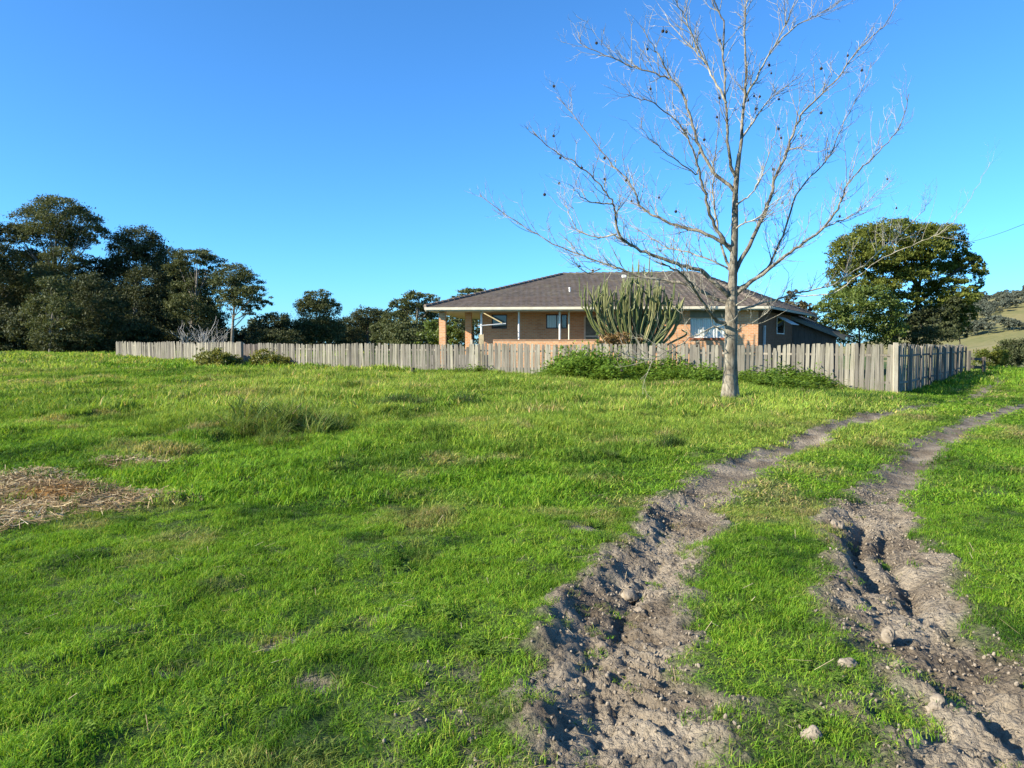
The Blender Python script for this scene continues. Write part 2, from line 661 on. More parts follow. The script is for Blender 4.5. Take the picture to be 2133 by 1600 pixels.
def scatter(name, pts, rot, scl, pick, col, coll, label=None):
    me = bpy.data.meshes.new(name)
    n = len(pts)
    me.vertices.add(n)
    me.vertices.foreach_set('co', np.asarray(pts, np.float32).ravel())
    for k, typ, arr, f in (('rot', 'FLOAT_VECTOR', rot, 'vector'), ('scl', 'FLOAT_VECTOR', scl, 'vector'), ('tint', 'FLOAT_VECTOR', col, 'vector')):
        a = me.attributes.new(k, typ, 'POINT'); a.data.foreach_set(f, np.asarray(arr, np.float32).ravel())
    a = me.attributes.new('pick', 'INT', 'POINT'); a.data.foreach_set('value', np.asarray(pick, np.int32))
    o = link(bpy.data.objects.new(name, me))
    if coll.name not in _groups:
        _groups[coll.name] = node_group_for(coll)
    md = o.modifiers.new('scatter', 'NODES')
    md.node_group = _groups[coll.name]
    return setprops(o, label, None, None, 'stuff')


def blade_clump(nb, radius, h0, h1, wid, lean, seed, mat, segs=3, droop=0.6):
    r = np.random.default_rng(seed)
    V = []; F3 = []; F4 = []; lc = []
    for i in range(nb):
        rr = radius * math.sqrt(r.random()); a = r.random() * 6.283
        bx, by = rr * math.cos(a), rr * math.sin(a)
        h = h0 + (h1 - h0) * r.random() ** 1.3
        yaw = r.random() * 6.283
        dx, dy = math.cos(yaw), math.sin(yaw)
        ln = h * lean * (0.3 + r.random())
        wv = wid * (0.7 + 0.6 * r.random())
        face = yaw + math.pi / 2 + r.normal() * 0.5
        wx, wy = math.cos(face) * wv / 2, math.sin(face) * wv / 2
        c = r.random()
        b0 = len(V)
        for s in range(segs):
            t = s / segs
            z = h * (t - 0.5 * droop * lean * t * t)
            off = ln * t * t
            k = 1 - 0.55 * t
            cx, cy = bx + dx * off, by + dy * off
            V.append((cx - wx * k, cy - wy * k, z - (0.02 if s == 0 else 0))); V.append((cx + wx * k, cy + wy * k, z - (0.02 if s == 0 else 0)))
            lc += [c, c]
        V.append((bx + dx * ln, by + dy * ln, h * (1 - 0.5 * droop * lean)))
        lc.append(c)
        for s in range(segs - 1):
            q = b0 + 2 * s
            F4.append((q, q + 1, q + 3, q + 2))
        q = b0 + 2 * (segs - 1)
        F3.append((q, q + 1, q + 2))
    return np_mesh('blade_clump', V, [np.array(F4).reshape(-1, 4), np.array(F3)], mat, False, {'lc': lc})


mgr = Mat('pasture_grass', 0.6, 0.10)
tint = mgr.attr('tint', 'INSTANCER').outputs['Color']
lc = mgr.attr('lc').outputs['Fac']
var = mgr.ramp(lc, [(0.0, (0.38, 0.48, 0.5)), (0.45, (0.95, 0.98, 1)), (0.85, (1.35, 1.18, 0.9)), (0.94, (1.7, 1.15, 1.8)), (1.0, (2.8, 1.45, 3.4))])
gcol = mgr.mix(1.0, tint, var, 'MULTIPLY')
mgr.color(gcol)
mgr.translucent(mgr.mix(1.0, gcol, (1.25, 1.2, 0.55), 'MULTIPLY'), 0.38)
M_GRASS = mgr.m

short = [blade_clump(40, 0.062, 0.012, 0.050, 0.0034, 1.1, 100 + i, M_GRASS, 3) for i in range(6)]
med = [blade_clump(34, 0.15, 0.05, 0.13, 0.009, 0.8, 200 + i, M_GRASS, 3) for i in range(5)]
wide = [blade_clump(40, 0.30, 0.08, 0.22, 0.020, 0.75, 300 + i, M_GRASS, 2) for i in range(5)]
far_ = [blade_clump(44, 0.62, 0.10, 0.26, 0.045, 0.7, 400 + i, M_GRASS, 2) for i in range(4)]
coll_g = source_collection('grass_clump', short + med + wide + far_)
BAND_PICK = [(0, 6), (6, 11), (11, 16), (16, 20)]


def long_zone(x, y):
    """where the paddock grass has been left long"""
    m = sstep(8.5, 14, y + 0.25 * x) * (1 - sstep(8.0, 11.0, x - 0.25 * (y - 15))) * sstep(-13, -4, x + 0.1 * y)
    m = m * (0.55 + 0.45 * fbm(x * 0.35, y * 0.35, 25, 3))
    # keep off the right of the track
    m = m * sstep(-0.5, 1.5, y - 1.45 * x - 2.2 + 0.4 * fbm(x, y, 5, 2))
    return np.clip(m, 0, 1)


def grass_tint(x, y, lz):
    n = fbm(x * 0.55, y * 0.55, 33, 4)
    n2 = fbm(x * 2.6, y * 2.6, 37, 3)
    near = np.array([0.116, 0.245, 0.019]); fresh = np.array([0.182, 0.340, 0.029]); lush = np.array([0.032, 0.098, 0.010])
    yel = np.array([0.345, 0.425, 0.090]); dead = np.array([0.40, 0.33, 0.16])
    t = np.clip(0.5 + 0.9 * n + 0.5 * n2, 0, 1)[:, None]
    c = near * (1 - t) + fresh * t
    t2 = np.clip(-0.14 - n2 * 1.8 - n * 0.3, 0, 1)[:, None]
    c = c * (1 - t2 * 0.85) + lush * t2 * 0.85
    dist = (sstep(8, 24, y) * (0.36 + 0.85 * n) * (1 - 0.75 * sstep(6, 11, x - 0.2 * (y - 14))))
    t3 = np.clip(np.maximum(dist, lz * 0.85 + 0.25 * n * lz), 0, 1)[:, None]
    c = c * (1 - t3) + yel * t3
    n4 = fbm(x * 0.95, y * 0.6, 47, 3)
    t4 = (np.clip(n4 * 2.2 - 0.25, 0, 1) * sstep(6, 11, y))[:, None]
    c = c * (1 - 0.62 * t4) + np.array([0.060, 0.125, 0.020]) * 0.62 * t4
    d = np.clip(fbm(x * 1.1, y * 0.9, 43, 4) * 2.8 - 0.75, 0, 1)[:, None]
    c = c * (1 - 0.6 * d) + dead * 0.6 * d
    c = c * (0.85 + 0.3 * rng.random(len(x)))[:, None]
    return c


# plan of the garden and the house, so that no grass grows through the floors
FX0, FY0 = 13.4, 26.0             # fence corner


def inside_garden(x, y):
    # behind the front fence, left of the side fence
    f = (y - FY0) + 0.507 * (x - FX0)
    s = (x - FX0) * 0.81 - (y - FY0) * 0.59
    return (f > 0.25) & (s < -0.2) & (x > -14)


for bi, (y0, y1, dens) in enumerate(((1.25, 7.0, 470), (7.0, 16.0, 150), (16.0, 34.0, 38), (34.0, 88.0, 8.5))):
    half0, half1 = 0.80 * y0 + 3.0, 0.80 * y1 + 3.0
    area = (half0 + half1) * (y1 - y0)
    n = int(area * dens)
    # trapezoid sampling
    t = rng.random(n)
    yy = y0 + (y1 - y0) * ((-half0 + np.sqrt(half0 ** 2 + t * (half1 ** 2 - half0 ** 2))) / (half1 - half0))
    xx = (rng.random(n) * 2 - 1) * (0.80 * yy + 3.0)
    md, rel = mudness(xx, yy)
    sp = bare_spots(xx, yy); st = straw_mask(xx, yy)
    thin = fbm(xx * 2.2, yy * 2.2, 91, 3)
    tuftk = sstep(0.18, 0.5, fbm(xx * 5.0, yy * 5.0, 95, 2)) * (yy < 5.5)
    keep = rng.random(n) > np.clip(np.maximum(md * (1.10 - 0.32 * tuftk), np.maximum(sp * 0.8, st * 0.82)), 0, 0.985)
    keep &= rng.random(n) > np.clip((thin - 0.30) * 1.2, 0, 0.40)
    keep &= ~inside_garden(xx, yy)
    keep &= ~((xx > 10) & (yy > 56))
    xx, yy, md, sp, st = xx[keep], yy[keep], md[keep], sp[keep], st[keep]
    n = len(xx)
    zz = base_ground(xx, yy) + rel[keep] + (st * 0.05)
    if bi == 0:
        zz = zz + 0.010 * fbm(xx * 9, yy * 9, 61, 2)
    lz = long_zone(xx, yy)
    tus = fbm(xx * 1.7, yy * 1.7, 71, 3)
    tuft = fbm(xx * 4.2, yy * 4.2, 73, 2)
    hmul = 0.78 + 0.55 * np.clip(tus, -0.6, 0.8) + 0.75 * np.clip(tuft, -0.5, 0.9) + lz * (1.15 if bi < 3 else 0.9)
    if bi == 1: hmul = hmul * 0.85
    dm = np.minimum(dist_poly(xx, yy, RUT_A)[0], dist_poly(xx, yy, RUT_B)[0])
    hmul = hmul * (0.42 + 0.58 * sstep(0.45, 1.8, dm)) if bi in (1, 2) else hmul
    hmul = hmul * (1 - 0.45 * np.clip(md, 0, 1))
    if bi == 2: hmul = hmul * 0.80
    if bi == 3: hmul = hmul * (0.95 - 0.2 * sstep(40, 60, yy))
    sz = 0.85 + 0.3 * rng.random(n)
    scl = np.stack([sz, sz, sz * np.clip(hmul, 0.3, 3)], -1)
    rot = np.stack([rng.normal(0, 0.16, n), rng.normal(0, 0.16, n), rng.random(n) * 6.283], -1)
    lo, hi = BAND_PICK[bi]
    pick = rng.integers(lo, hi, n)
    col = grass_tint(xx, yy, lz)
    mdc = np.clip(np.maximum(md, sp), 0, 1)[:, None] * 0.5 * (rng.random(n) < 0.6)[:, None]
    col = col * (1 - mdc) + np.array([0.22, 0.19, 0.10]) * mdc
    scatter('grass', np.stack([xx, yy, zz], -1), rot, scl, pick, col, coll_g,
            ['short green paddock grass close to the camera', 'green paddock grass along the wheel ruts', 'long yellow green grass towards the fence', 'bright grass in the far paddock'][bi])

# ------------------------------------------------------------------ weathered timber
def mat_timber(name, base, light, dark, rand_amt=0.5):
    m = Mat(name, 0.9, 0.15)
    r = m.rand()
    co = m.coord('Object', (28, 28, 1.6))
    off = m.n('CombineXYZ'); m.L(m.math('MULTIPLY', r, 40.0), off.inputs[0]); m.L(m.math('MULTIPLY', r, 17.0), off.inputs[2])
    ad = m.n('VectorMath', operation='ADD'); m.L(co, ad.inputs[0]); m.L(off.outputs[0], ad.inputs[1])
    g = m.noise(1.0, 6, 0.65, ad.outputs[0], 0.4)
    c = m.ramp(g, [(0.28, dark), (0.5, base), (0.72, light)])
    tone = m.ramp(r, [(0.0, (0.48, 0.47, 0.48)), (0.3, (0.84, 0.81, 0.78)), (0.7, (1.08, 1.06, 1.02)), (1.0, (1.42, 1.38, 1.26))])
    c = m.mix(rand_amt + 0.5, c, tone, 'MULTIPLY')
    bl = m.ramp(m.noise(1.1, 4, 0.6, m.coord('World')), [(0.5, (1, 1, 1)), (0.75, (0.72, 0.76, 0.66))])
    c = m.mix(0.7, c, bl, 'MULTIPLY')
    m.color(c)
    m.bump(g, 0.5, 0.004)
    return m.m


M_PALING = mat_timber('grey_palings', (0.182, 0.172, 0.144), (0.258, 0.246, 0.208), (0.095, 0.088, 0.073))
M_RAIL = mat_timber('fence_rail', (0.21, 0.19, 0.16), (0.30, 0.27, 0.225), (0.11, 0.095, 0.08))
M_GATE = mat_timber('gate_boards', (0.22, 0.19, 0.16), (0.30, 0.26, 0.22), (0.10, 0.085, 0.075))


def paling_mesh(seed, wid=0.118, h=1.0, th=0.018):
    """a split paling: slightly tapered, uneven top, a little warped"""
    r = random.Random(seed)
    m = MB()
    lv = [0.0, 0.45, 0.9, 1.0]
    bow = r.uniform(-0.012, 0.012); skew = r.uniform(-0.008, 0.008)
    V = []
    for t in lv:
        k = 1.0 - 0.04 * t
        if t == 1.0: k = r.uniform(0.55, 0.95)
        sx = skew * t + bow * math.sin(t * 3.14)
        dy = r.uniform(-0.003, 0.003)
        tilt = r.uniform(-0.012, 0.012) if t == 1.0 else 0
        for (a, b) in ((-1, -1), (1, -1), (1, 1), (-1, 1)):
            V.append((a * wid / 2 * k + sx, b * th / 2 + dy, t * h + tilt * a))
    F = [(3, 2, 1, 0)]
    for i in range(3):
        for k in range(4):
            k2 = (k + 1) % 4
            F.append((i * 4 + k, i * 4 + k2, (i + 1) * 4 + k2, (i + 1) * 4 + k))
    F.append((12, 13, 14, 15))
    m.add(V, F)
    return m.mesh('paling', M_PALING)


PAL = [paling_mesh(i) for i in range(9)]


def paling_fence(name, label, p0, p1, ztop0, ztop1, pitch, rails_front, post_step, wid_scale=1.0, ragged=0.02, missing=0.0, seed=1, post_extra=()):
    r = random.Random(seed)
    p0 = np.array(p0, float); p1 = np.array(p1, float)
    L_ = np.linalg.norm(p1 - p0)
    d = (p1 - p0) / L_
    nrm = np.array([d[1], -d[0]])
    if nrm[1] > 0: nrm = -nrm                        # faces the camera side
    ang = math.atan2(d[1], d[0])
    root = empty(name, (p0[0], p0[1], gz(*p0)), label, 'fence')
    ox, oy, oz = root.location
    n = int(L_ / pitch)
    for i in range(n + 1):
        if r.random() < missing: continue
        s = i * pitch
        q = p0 + d * s
        g = float(base_ground(q[:1], q[1:])[0])
        top = ztop0 + (ztop1 - ztop0) * s / L_ + r.gauss(0, ragged) + 0.03 * math.sin(s * 0.9)
        low = g - 0.06
        o = bpy.data.objects.new('paling', PAL[r.randrange(len(PAL))])
        lift = 0.0 if r.random() > 0.04 else -r.uniform(0.05, 0.14)
        o.location = (q[0] - ox, q[1] - oy, low - oz)
        o.scale = (wid_scale * r.uniform(0.84, 1.16), 1, top + lift - low)
        o.rotation_euler = (r.gauss(0, 0.012), r.gauss(0, 0.016), ang + r.gauss(0, 0.05))
        link(o, root)
    # rails and posts on one side of the palings
    sgn = 1 if rails_front else -1
    for frac in (0.24, 0.80):
        k = max(1, int(round(L_ / post_step)))
        for j in range(k):
            a = p0 + d * (L_ * j / k + 0.01); b = p0 + d * (L_ * (j + 1) / k - 0.01)
            m = MB()
            for_ = []
            za = []
            for q, t in ((a, j / k), (b, (j + 1) / k)):
                g = float(base_ground(q[:1], q[1:])[0])
                top = ztop0 + (ztop1 - ztop0) * t
                za.append(top - (top - g) * (frac if frac < 0.5 else 0.78) + r.gauss(0, 0.012))
            n3 = np.array([nrm[0], nrm[1], 0]) * sgn
            A = np.array([a[0], a[1], za[0]]) + n3 * 0.014; B = np.array([b[0], b[1], za[1]]) + n3 * 0.014
            m.pbox(A, B - A, n3 * 0.045, np.array([0, 0, 0.075]))
            m.build('rail', M_RAIL, root)
    for j in range(int(round(L_ / post_step)) + 1):
        q = p0 + d * min(L_, j * L_ / max(1, round(L_ / post_step)))
        g = float(base_ground(q[:1], q[1:])[0])
        top = ztop0 + (ztop1 - ztop0) * j / max(1, round(L_ / post_step)) - 0.05
        n3 = np.array([nrm[0], nrm[1], 0]) * sgn
        d3 = np.array([d[0], d[1], 0])
        m = MB(); m.pbox(np.array([q[0], q[1], g - 0.3]) - d3 * 0.05 + n3 * 0.062, d3 * 0.1, n3 * 0.1, np.array([r.gauss(0, .01), 0, top - g + 0.3]))
        m.build('post', M_RAIL, root)
    return root


# front fence: from the near corner away to the left
FD = np.array([-0.892, 0.452])
corner = np.array([FX0, FY0])
f_end = np.array([-13.55, 39.65])
paling_fence('paling_fence', 'long grey paling fence running in front of the brick house', corner, f_end, 1.55, 1.60, 0.165, False, 2.9, 1.18, 0.014, 0.008, 3)
# corner post, taller and paler than the palings
m = MB()
cpz = gz(*corner)
for k in range(1):
    m.pbox((FX0 - 0.03, FY0 - 0.16, cpz - 0.2), (0.13, -0.025, 0), (0.02, 0.12, 0), (-0.035, 0.0, 1.82 - cpz + 0.0))
cp = m.build('fence_post', mat_timber('pale_post', (0.26, 0.24, 0.20), (0.35, 0.325, 0.27), (0.16, 0.145, 0.12)))
setprops(cp, 'pale thick timber post at the near corner of the fence', 'fence post')
# a post that stands above the fence line by the cactus
q = corner + FD * 17.2
m = MB(); m.pbox((q[0], q[1] + 0.06, gz(*q) - 0.2), (0.12, -0.05, 0), (0.05, 0.1, 0), (0.02, 0, 1.98 - gz(*q)))
o = m.build('fence_post', M_RAIL)
setprops(o, 'grey post standing higher than the palings left of the cactus', 'fence post')
# side fence, in shade, running away along the track
paling_fence('paling_fence', 'shaded paling fence with outside rails going back along the track', (13.52, 26.1), (28.2, 46.2), 1.55, 1.52, 0.185, True, 2.7, 1.35, 0.02, 0.0, 5)
# left hand stretch, forward of the gate
paling_fence('paling_fence', 'weathered paling fence between the forest edge and the garden gate', (-14.3, 38.9), (-27.4, 51.2), 1.66, 1.74, 0.172, False, 3.0, 1.25, 0.02, 0.0, 7)
# end post of that stretch: leaning, broad
m = MB(); g0 = gz(-14.1, 38.8)
m.pbox((-14.42, 38.72, g0 - 0.2), (0.26, -0.04, 0), (0.03, 0.2, 0), (0.0, 0, 1.70 - g0 + 0.2))
o = m.build('fence_post', mat_timber('pale_gate_post', (0.24, 0.22, 0.18), (0.32, 0.30, 0.25), (0.15, 0.135, 0.11)))
setprops(o, 'broad pale post ending the fence beside the dark gate', 'fence post')
# gate, set back in the shade
ga = empty('garden_gate', (-15.2, 41.3, gz(-15.2, 41.3)), 'dark shaded board gate set back between two fences', 'gate')
gp = [paling_mesh(50 + i) for i in range(3)]
for g_ in gp:
    g_.materials.clear(); g_.materials.append(M_GATE)
for i in range(10):
    o = bpy.data.objects.new('board', gp[i % 3])
    o.location = (0.14 * i, -0.02 * i, 0.02); o.scale = (1.05, 1, 1.10 + 0.02 * (i % 3)); o.rotation_euler = (0, 0.01 * (i % 2), 0)
    link(o, ga)
for z in (0.98, 0.3):
    m = MB(); g = gz(-15.2, 41.3); m.pbox((-15.25, 41.33, g + z), (1.40, -0.2, 0), (0, 0.05, 0), (0, 0, 0.09)); m.build('rail', M_GATE, ga)

# small dark stump of a post in front of the fence
sx, sy, sz = on_ground(860, 780)
m = MB(); m.tube([(sx, sy, sz - 0.1), (sx + .005, sy, sz + 0.16), (sx + .01, sy, sz + 0.31)], [0.10, 0.095, 0.08], 8)
o = m.build('post_stump', mat_plain('stump_wood', (0.055, 0.045, 0.035), 0.95)); setprops(o, 'short dark stump of a post in front of the palings', 'stump')
sx, sy, sz = on_ground(262, 752)
m = MB(); m.tube([(sx, sy, sz - 0.1), (sx, sy, sz + 0.22)], [0.16, 0.13], 8)
o = m.build('tree_stump', bpy.data.materials['stump_wood']); setprops(o, 'low dark stump at the far end of the paling fence', 'stump')

# remains of a timber yard gate past the end of the side fence
M_DARKWOOD = mat_timber('dark_rail', (0.10, 0.085, 0.07), (0.16, 0.14, 0.115), (0.05, 0.042, 0.036))
gx0, gy0 = 28.75, 46.6
g0 = gz(gx0, gy0)
yg = empty('yard_gate', (gx0, gy0, g0), 'low dark timber rail gate past the end of the side fence', 'gate')
for k, (dx, h) in enumerate(((0, 1.45), (0.95, 1.05))):
    m = MB(); m.pbox((gx0 + dx, gy0, g0 - 0.2), (0.16, 0, 0), (0, 0.16, 0), (0, 0, h + 0.2)); m.build('post', M_PALING if k == 0 else M_DARKWOOD, yg)
for z in (0.35, 0.86):
    m = MB(); m.pbox((gx0 + 0.17, gy0 + 0.02, g0 + z), (0.77, 0, -0.05), (0, 0.08, 0), (0, 0, 0.17)); m.build('rail', M_DARKWOOD, yg)

# ------------------------------------------------------------------ the house
GR = np.array([12.76, 37.0]); GL = np.array([-4.5, 38.4])
e1 = (GL - GR) / np.linalg.norm(GL - GR)
HL = float(np.linalg.norm(GL - GR))
nb = np.array([-e1[1], e1[0]])
if nb[1] < 0: nb = -nb                      # away from the camera
e2 = np.array([0.52, 0.854])                # direction of the right side wall
ZG = 3.47                                   # gutter top
ZF = 1.02                                   # floor


def P2(a, off):
    return GR + e1 * a + nb * off


def P3(a, off, z):
    q = P2(a, off)
    return np.array([q[0], q[1], z])


def A(px, off):
    """distance along the front, from the right end of the gutter, that is seen at picture column px on the plane off behind the gutter"""
    u_ = (px - 1066.5) / FPX
    o_ = GR + nb * off
    return float((u_ * o_[1] - o_[0]) / (e1[0] - u_ * e1[1]))


E1 = np.array([e1[0], e1[1], 0]); NB = np.array([nb[0], nb[1], 0]); UP = np.array([0, 0, 1.0])


def mat_brick(name, c1, c2, c3):
    m = Mat(name, 0.92, 0.08)
    tc = m.coord('UV')
    bt = m.n('TexBrick')
    bt.inputs['Scale'].default_value = 1.0
    bt.inputs['Brick Width'].default_value = 0.24
    bt.inputs['Row Height'].default_value = 0.086
    bt.inputs['Mortar Size'].default_value = 0.011
    bt.inputs['Color1'].default_value = (*c1, 1)
    bt.inputs['Color2'].default_value = (*c2, 1)
    bt.inputs['Mortar'].default_value = (*c3, 1)
    bt.inputs['Bias'].default_value = -0.1
    m.L(tc, bt.inputs['Vector'])
    n = m.noise(1.4, 5, 0.6, tc)
    c = m.mix(0.5, bt.outputs['Color'], m.ramp(n, [(0.3, (0.72, 0.7, 0.66)), (0.7, (1.15, 1.1, 1.05))]), 'MULTIPLY')
    m.color(c)
    m.bump(bt.outputs['Fac'], -0.4, 0.006)
    return m.m


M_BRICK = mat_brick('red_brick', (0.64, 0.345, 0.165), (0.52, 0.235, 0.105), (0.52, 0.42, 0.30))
M_BRICKSHADE = mat_brick('shaded_side_brick', (0.20, 0.105, 0.062), (0.155, 0.075, 0.045), (0.17, 0.125, 0.09))  # house brick darkened: the side wall's shade is put into its colour
M_BRICKRED = mat_plain('sill_brick', (0.33, 0.12, 0.06), 0.85, 0.2, 0.2, 9)
M_TRIM = mat_plain('cream_trim', (0.60, 0.55, 0.42), 0.5, 0.4, 0.08, 3)
M_WHITE = mat_plain('white_paint', (0.68, 0.68, 0.64), 0.5, 0.4, 0.06, 3)
M_SOFFIT = mat_plain('soffit', (0.50, 0.47, 0.38), 0.7, 0.2, 0.08, 3)
M_DARK = mat_plain('dark_frame', (0.045, 0.032, 0.025), 0.5, 0.4, 0.1, 5)
M_SCREEN = mat_plain('screen_door', (0.15, 0.16, 0.125), 0.6, 0.3, 0.2, 8)
M_CONC = mat_plain('concrete', (0.36, 0.33, 0.29), 0.9, 0.2, 0.15, 3)
M_STEEL = mat_plain('grey_steel', (0.42, 0.43, 0.43), 0.4, 0.5, 0.08, 4)


def mat_glass():
    m = Mat('window_glass', 0.04, 0.8)
    m.color((0.012, 0.014, 0.016))
    return m.m


M_GLASS = mat_glass()


def mat_curtain():
    m = Mat('lace_curtain', 0.9, 0.1)
    wv = m.n('TexWave'); wv.inputs['Scale'].default_value = 3.2; wv.inputs['Distortion'].default_value = 1.5
    m.L(m.coord('Object'), wv.inputs['Vector'])
    m.color(m.ramp(wv.outputs['Fac'], [(0.1, (0.62, 0.62, 0.60)), (0.6, (0.85, 0.84, 0.81))]))
    return m.m


M_CURTAIN = mat_curtain()

hx0, hy0 = P2(HL * 0.45, 6.0)
house = empty('brick_house', (hx0, hy0, 0.0), 'single storey red brick house with brown tiled hip roof', 'house')


def uvwall(name, quads_, mat, parent):
    """wall panels with metre-scaled UVs; each quad is origin, edge vector, height vector, thickness vector"""
    V = []; F = []; UV = []
    for (o, ex, ez, th) in quads_:
        o, ex, ez, th = (np.array(k, float) for k in (o, ex, ez, th))
        b = len(V)
        V += [o, o + ex, o + ex + ez, o + ez, o + th, o + ex + th, o + ex + ez + th, o + ez + th]
        le, lz, lt = np.linalg.norm(ex), np.linalg.norm(ez), np.linalg.norm(th)
        z0 = o[2]
        fs = [((0, 1, 2, 3), le, lz), ((5, 4, 7, 6), le, lz), ((4, 0, 3, 7), lt, lz), ((1, 5, 6, 2), lt, lz), ((3, 2, 6, 7), le, lt), ((4, 5, 1, 0), le, lt)]
        s0 = float(np.dot(o, ex / le))
        for f, a_, b_ in fs:
            F.append(tuple(b + i for i in f))
            UV += [(s0, z0), (s0 + a_, z0), (s0 + a_, z0 + b_), (s0, z0 + b_)]
    off = parent_origin(parent)
    me = bpy.data.meshes.new(name)
    me.from_pydata([tuple(p - off) for p in V], [], F)
    uvl = me.uv_layers.new(name='UVMap')
    uvl.data.foreach_set('uv', np.array(UV, np.float32).ravel())
    me.materials.append(mat)
    me.update()
    import bmesh
    bm_ = bmesh.new(); bm_.from_mesh(me); bmesh.ops.recalc_face_normals(bm_, faces=bm_.faces); bm_.to_mesh(me); bm_.free()
    return link(bpy.data.objects.new(name, me), parent)


ZB = -0.1                                   # foot of the walls
ZS = ZG - 0.17                              # soffit level
OFF1 = 0.62                                 # lit front wall
OFF2 = 2.45                                 # wall at the back of the porch
a_r = A(1578, OFF1); a_s = A(1250, OFF1)    # lit wall from corner to porch
w0, w1 = A(1521, OFF1), A(1437, OFF1)       # its window
zw0, zw1 = 1.90, 2.93
qs = [(P3(a_r, OFF1, ZB), E1 * (w0 - a_r), UP * (ZS - ZB), NB * 0.24),
      (P3(w1, OFF1, ZB), E1 * (a_s - w1), UP * (ZS - ZB), NB * 0.24),
      (P3(w0, OFF1, ZB), E1 * (w1 - w0), UP * (zw0 - ZB), NB * 0.24),
      (P3(w0, OFF1, zw1), E1 * (w1 - w0), UP * (ZS - zw1), NB * 0.24)]
uvwall('brick_wall', qs, M_BRICK, house)
# return wall into the porch
uvwall('brick_wall', [(P3(a_s - 0.24, OFF1 + 0.245, ZB), NB * (OFF2 - OFF1 - 0.25), UP * (ZS - ZB), E1 * 0.235)], M_BRICK, house)


def window(parent, a0, a1, off, z0, z1, frame, curtain_cover, mull=1):
    """a window let into the wall: frame, panes and curtain as parts"""
    fr = MB()
    d = 0.12
    for (o, ex, ez) in ((P3(a0, off + d, z0), E1 * (a1 - a0), UP * 0.06), (P3(a0, off + d, z1 - 0.06), E1 * (a1 - a0), UP * 0.06)):
        fr.pbox(o, ex, NB * 0.06, ez)
    xs = [a0] + [a0 + (a1 - a0) * (i + 1) / (mull + 1) - 0.025 for i in range(mull)] + [a1 - 0.05]
    for x in xs:
        fr.pbox(P3(x, off + d + 0.002, z0 + 0.06), E1 * 0.05, NB * 0.056, UP * (z1 - z0 - 0.12))
    win = fr.build('window', frame, parent)
    n = mull + 1
    for i in range(n):
        m_ = MB(); m_.pbox(P3(a0 + (a1 - a0) * i / n + 0.03, off + d + 0.03, z0 + 0.05), E1 * ((a1 - a0) / n - 0.05), NB * 0.006, UP * (z1 - z0 - 0.1))
        m_.build('pane', M_GLASS if curtain_cover < 0.5 else M_PANE, win)
    if curtain_cover > 0:
        # gathered curtain just behind the glass
        cw = (a1 - a0) * curtain_cover
        k = 40; V = []; F = []
        for i in range(k + 1):
            a_ = a1 - cw + cw * i / k - 0.03 if curtain_cover < 0.9 else a0 + 0.02 + (cw - 0.04) * i / k
            o_ = off + d + 0.12 + 0.03 * math.sin(i * 1.9)
            V += [P3(a_, o_, z0 + 0.03), P3(a_, o_, z1 - 0.03)]
        for i in range(k): F.append((2 * i, 2 * i + 2, 2 * i + 3, 2 * i + 1))
        m_ = MB(); m_.add(V, F); m_.build('curtain', M_CURTAIN, win, True)
    # dark room behind
    m_ = MB(); m_.pbox(P3(a0 - 0.1, off + d + 0.5, z0 - 0.1), E1 * (a1 - a0 + 0.2), NB * 0.02, UP * (z1 - z0 + 0.2)); m_.build('window_backing', M_DARK, win)
    return win


def mat_pane():
    m = Mat('clear_pane', 0.03, 0.5)
    tr = m.n('BsdfTransparent'); tr.inputs[0].default_value = (0.93, 0.95, 0.95, 1)
    mx = m.n('MixShader'); mx.inputs[0].default_value = 0.95
    gl = m.n('BsdfGlossy'); gl.inputs['Roughness'].default_value = 0.03
    m.L(gl.outputs[0], mx.inputs[1]); m.L(tr.outputs[0], mx.inputs[2]); m.L(mx.outputs[0], m.out.inputs[0])
    return m.m


M_PANE = mat_pane()
wn = window(house, w0, w1, OFF1, zw0, zw1, M_WHITE, 0.98, 2)
m = MB(); m.pbox(P3(w0 - 0.05, OFF1 - 0.05, zw0 - 0.11), E1 * (w1 - w0 + 0.1), NB * 0.2, UP * 0.105); m.build('sill', M_BRICKRED, wn)
m = MB(); m.pbox(P3(w0 - 0.02, OFF1 - 0.012, zw1 + 0.002), E1 * (w1 - w0 + 0.04), NB * 0.05, UP * (ZS - zw1 - 0.02)); m.build('lintel_panel', mat_plain('lintel_panel', (0.22, 0.21, 0.15), 0.8), house)

# porch back wall with two windows and the door
a_l = A(1000, OFF2)
d0, d1 = A(1250, OFF2) + 0.05, A(1216, OFF2)
v0, v1 = A(1181, OFF2), A(1137, OFF2)
y0_, y1_ = A(1056, OFF2), A(1024, OFF2)
zt = 3.12
wz0, wz1 = 2.42, 3.20
qs = [(P3(a_s - 0.1, OFF2, ZB), E1 * (d0 - a_s + 0.1), UP * (ZS - ZB), NB * 0.24),
      (P3(d1, OFF2, ZB), E1 * (v0 - d1), UP * (ZS - ZB), NB * 0.24),
      (P3(v1, OFF2, ZB), E1 * (y0_ - v1), UP * (ZS - ZB), NB * 0.24),
      (P3(y1_, OFF2, ZB), E1 * (a_l - y1_), UP * (ZS - ZB), NB * 0.24),
      (P3(d0, OFF2, zt), E1 * (d1 - d0), UP * (ZS - zt), NB * 0.24)]
for (x0, x1) in ((v0, v1), (y0_, y1_)):
    qs += [(P3(x0, OFF2, ZB), E1 * (x1 - x0), UP * (wz0 - ZB), NB * 0.24), (P3(x0, OFF2, wz1), E1 * (x1 - x0), UP * (ZS - wz1), NB * 0.24)]
uvwall('brick_wall', qs, M_BRICK, house)
window(house, v0, v1, OFF2, wz0, wz1, M_DARK, 0.6, 1)
window(house, y0_, y1_, OFF2, wz0, wz1, M_DARK, 0.0, 0)
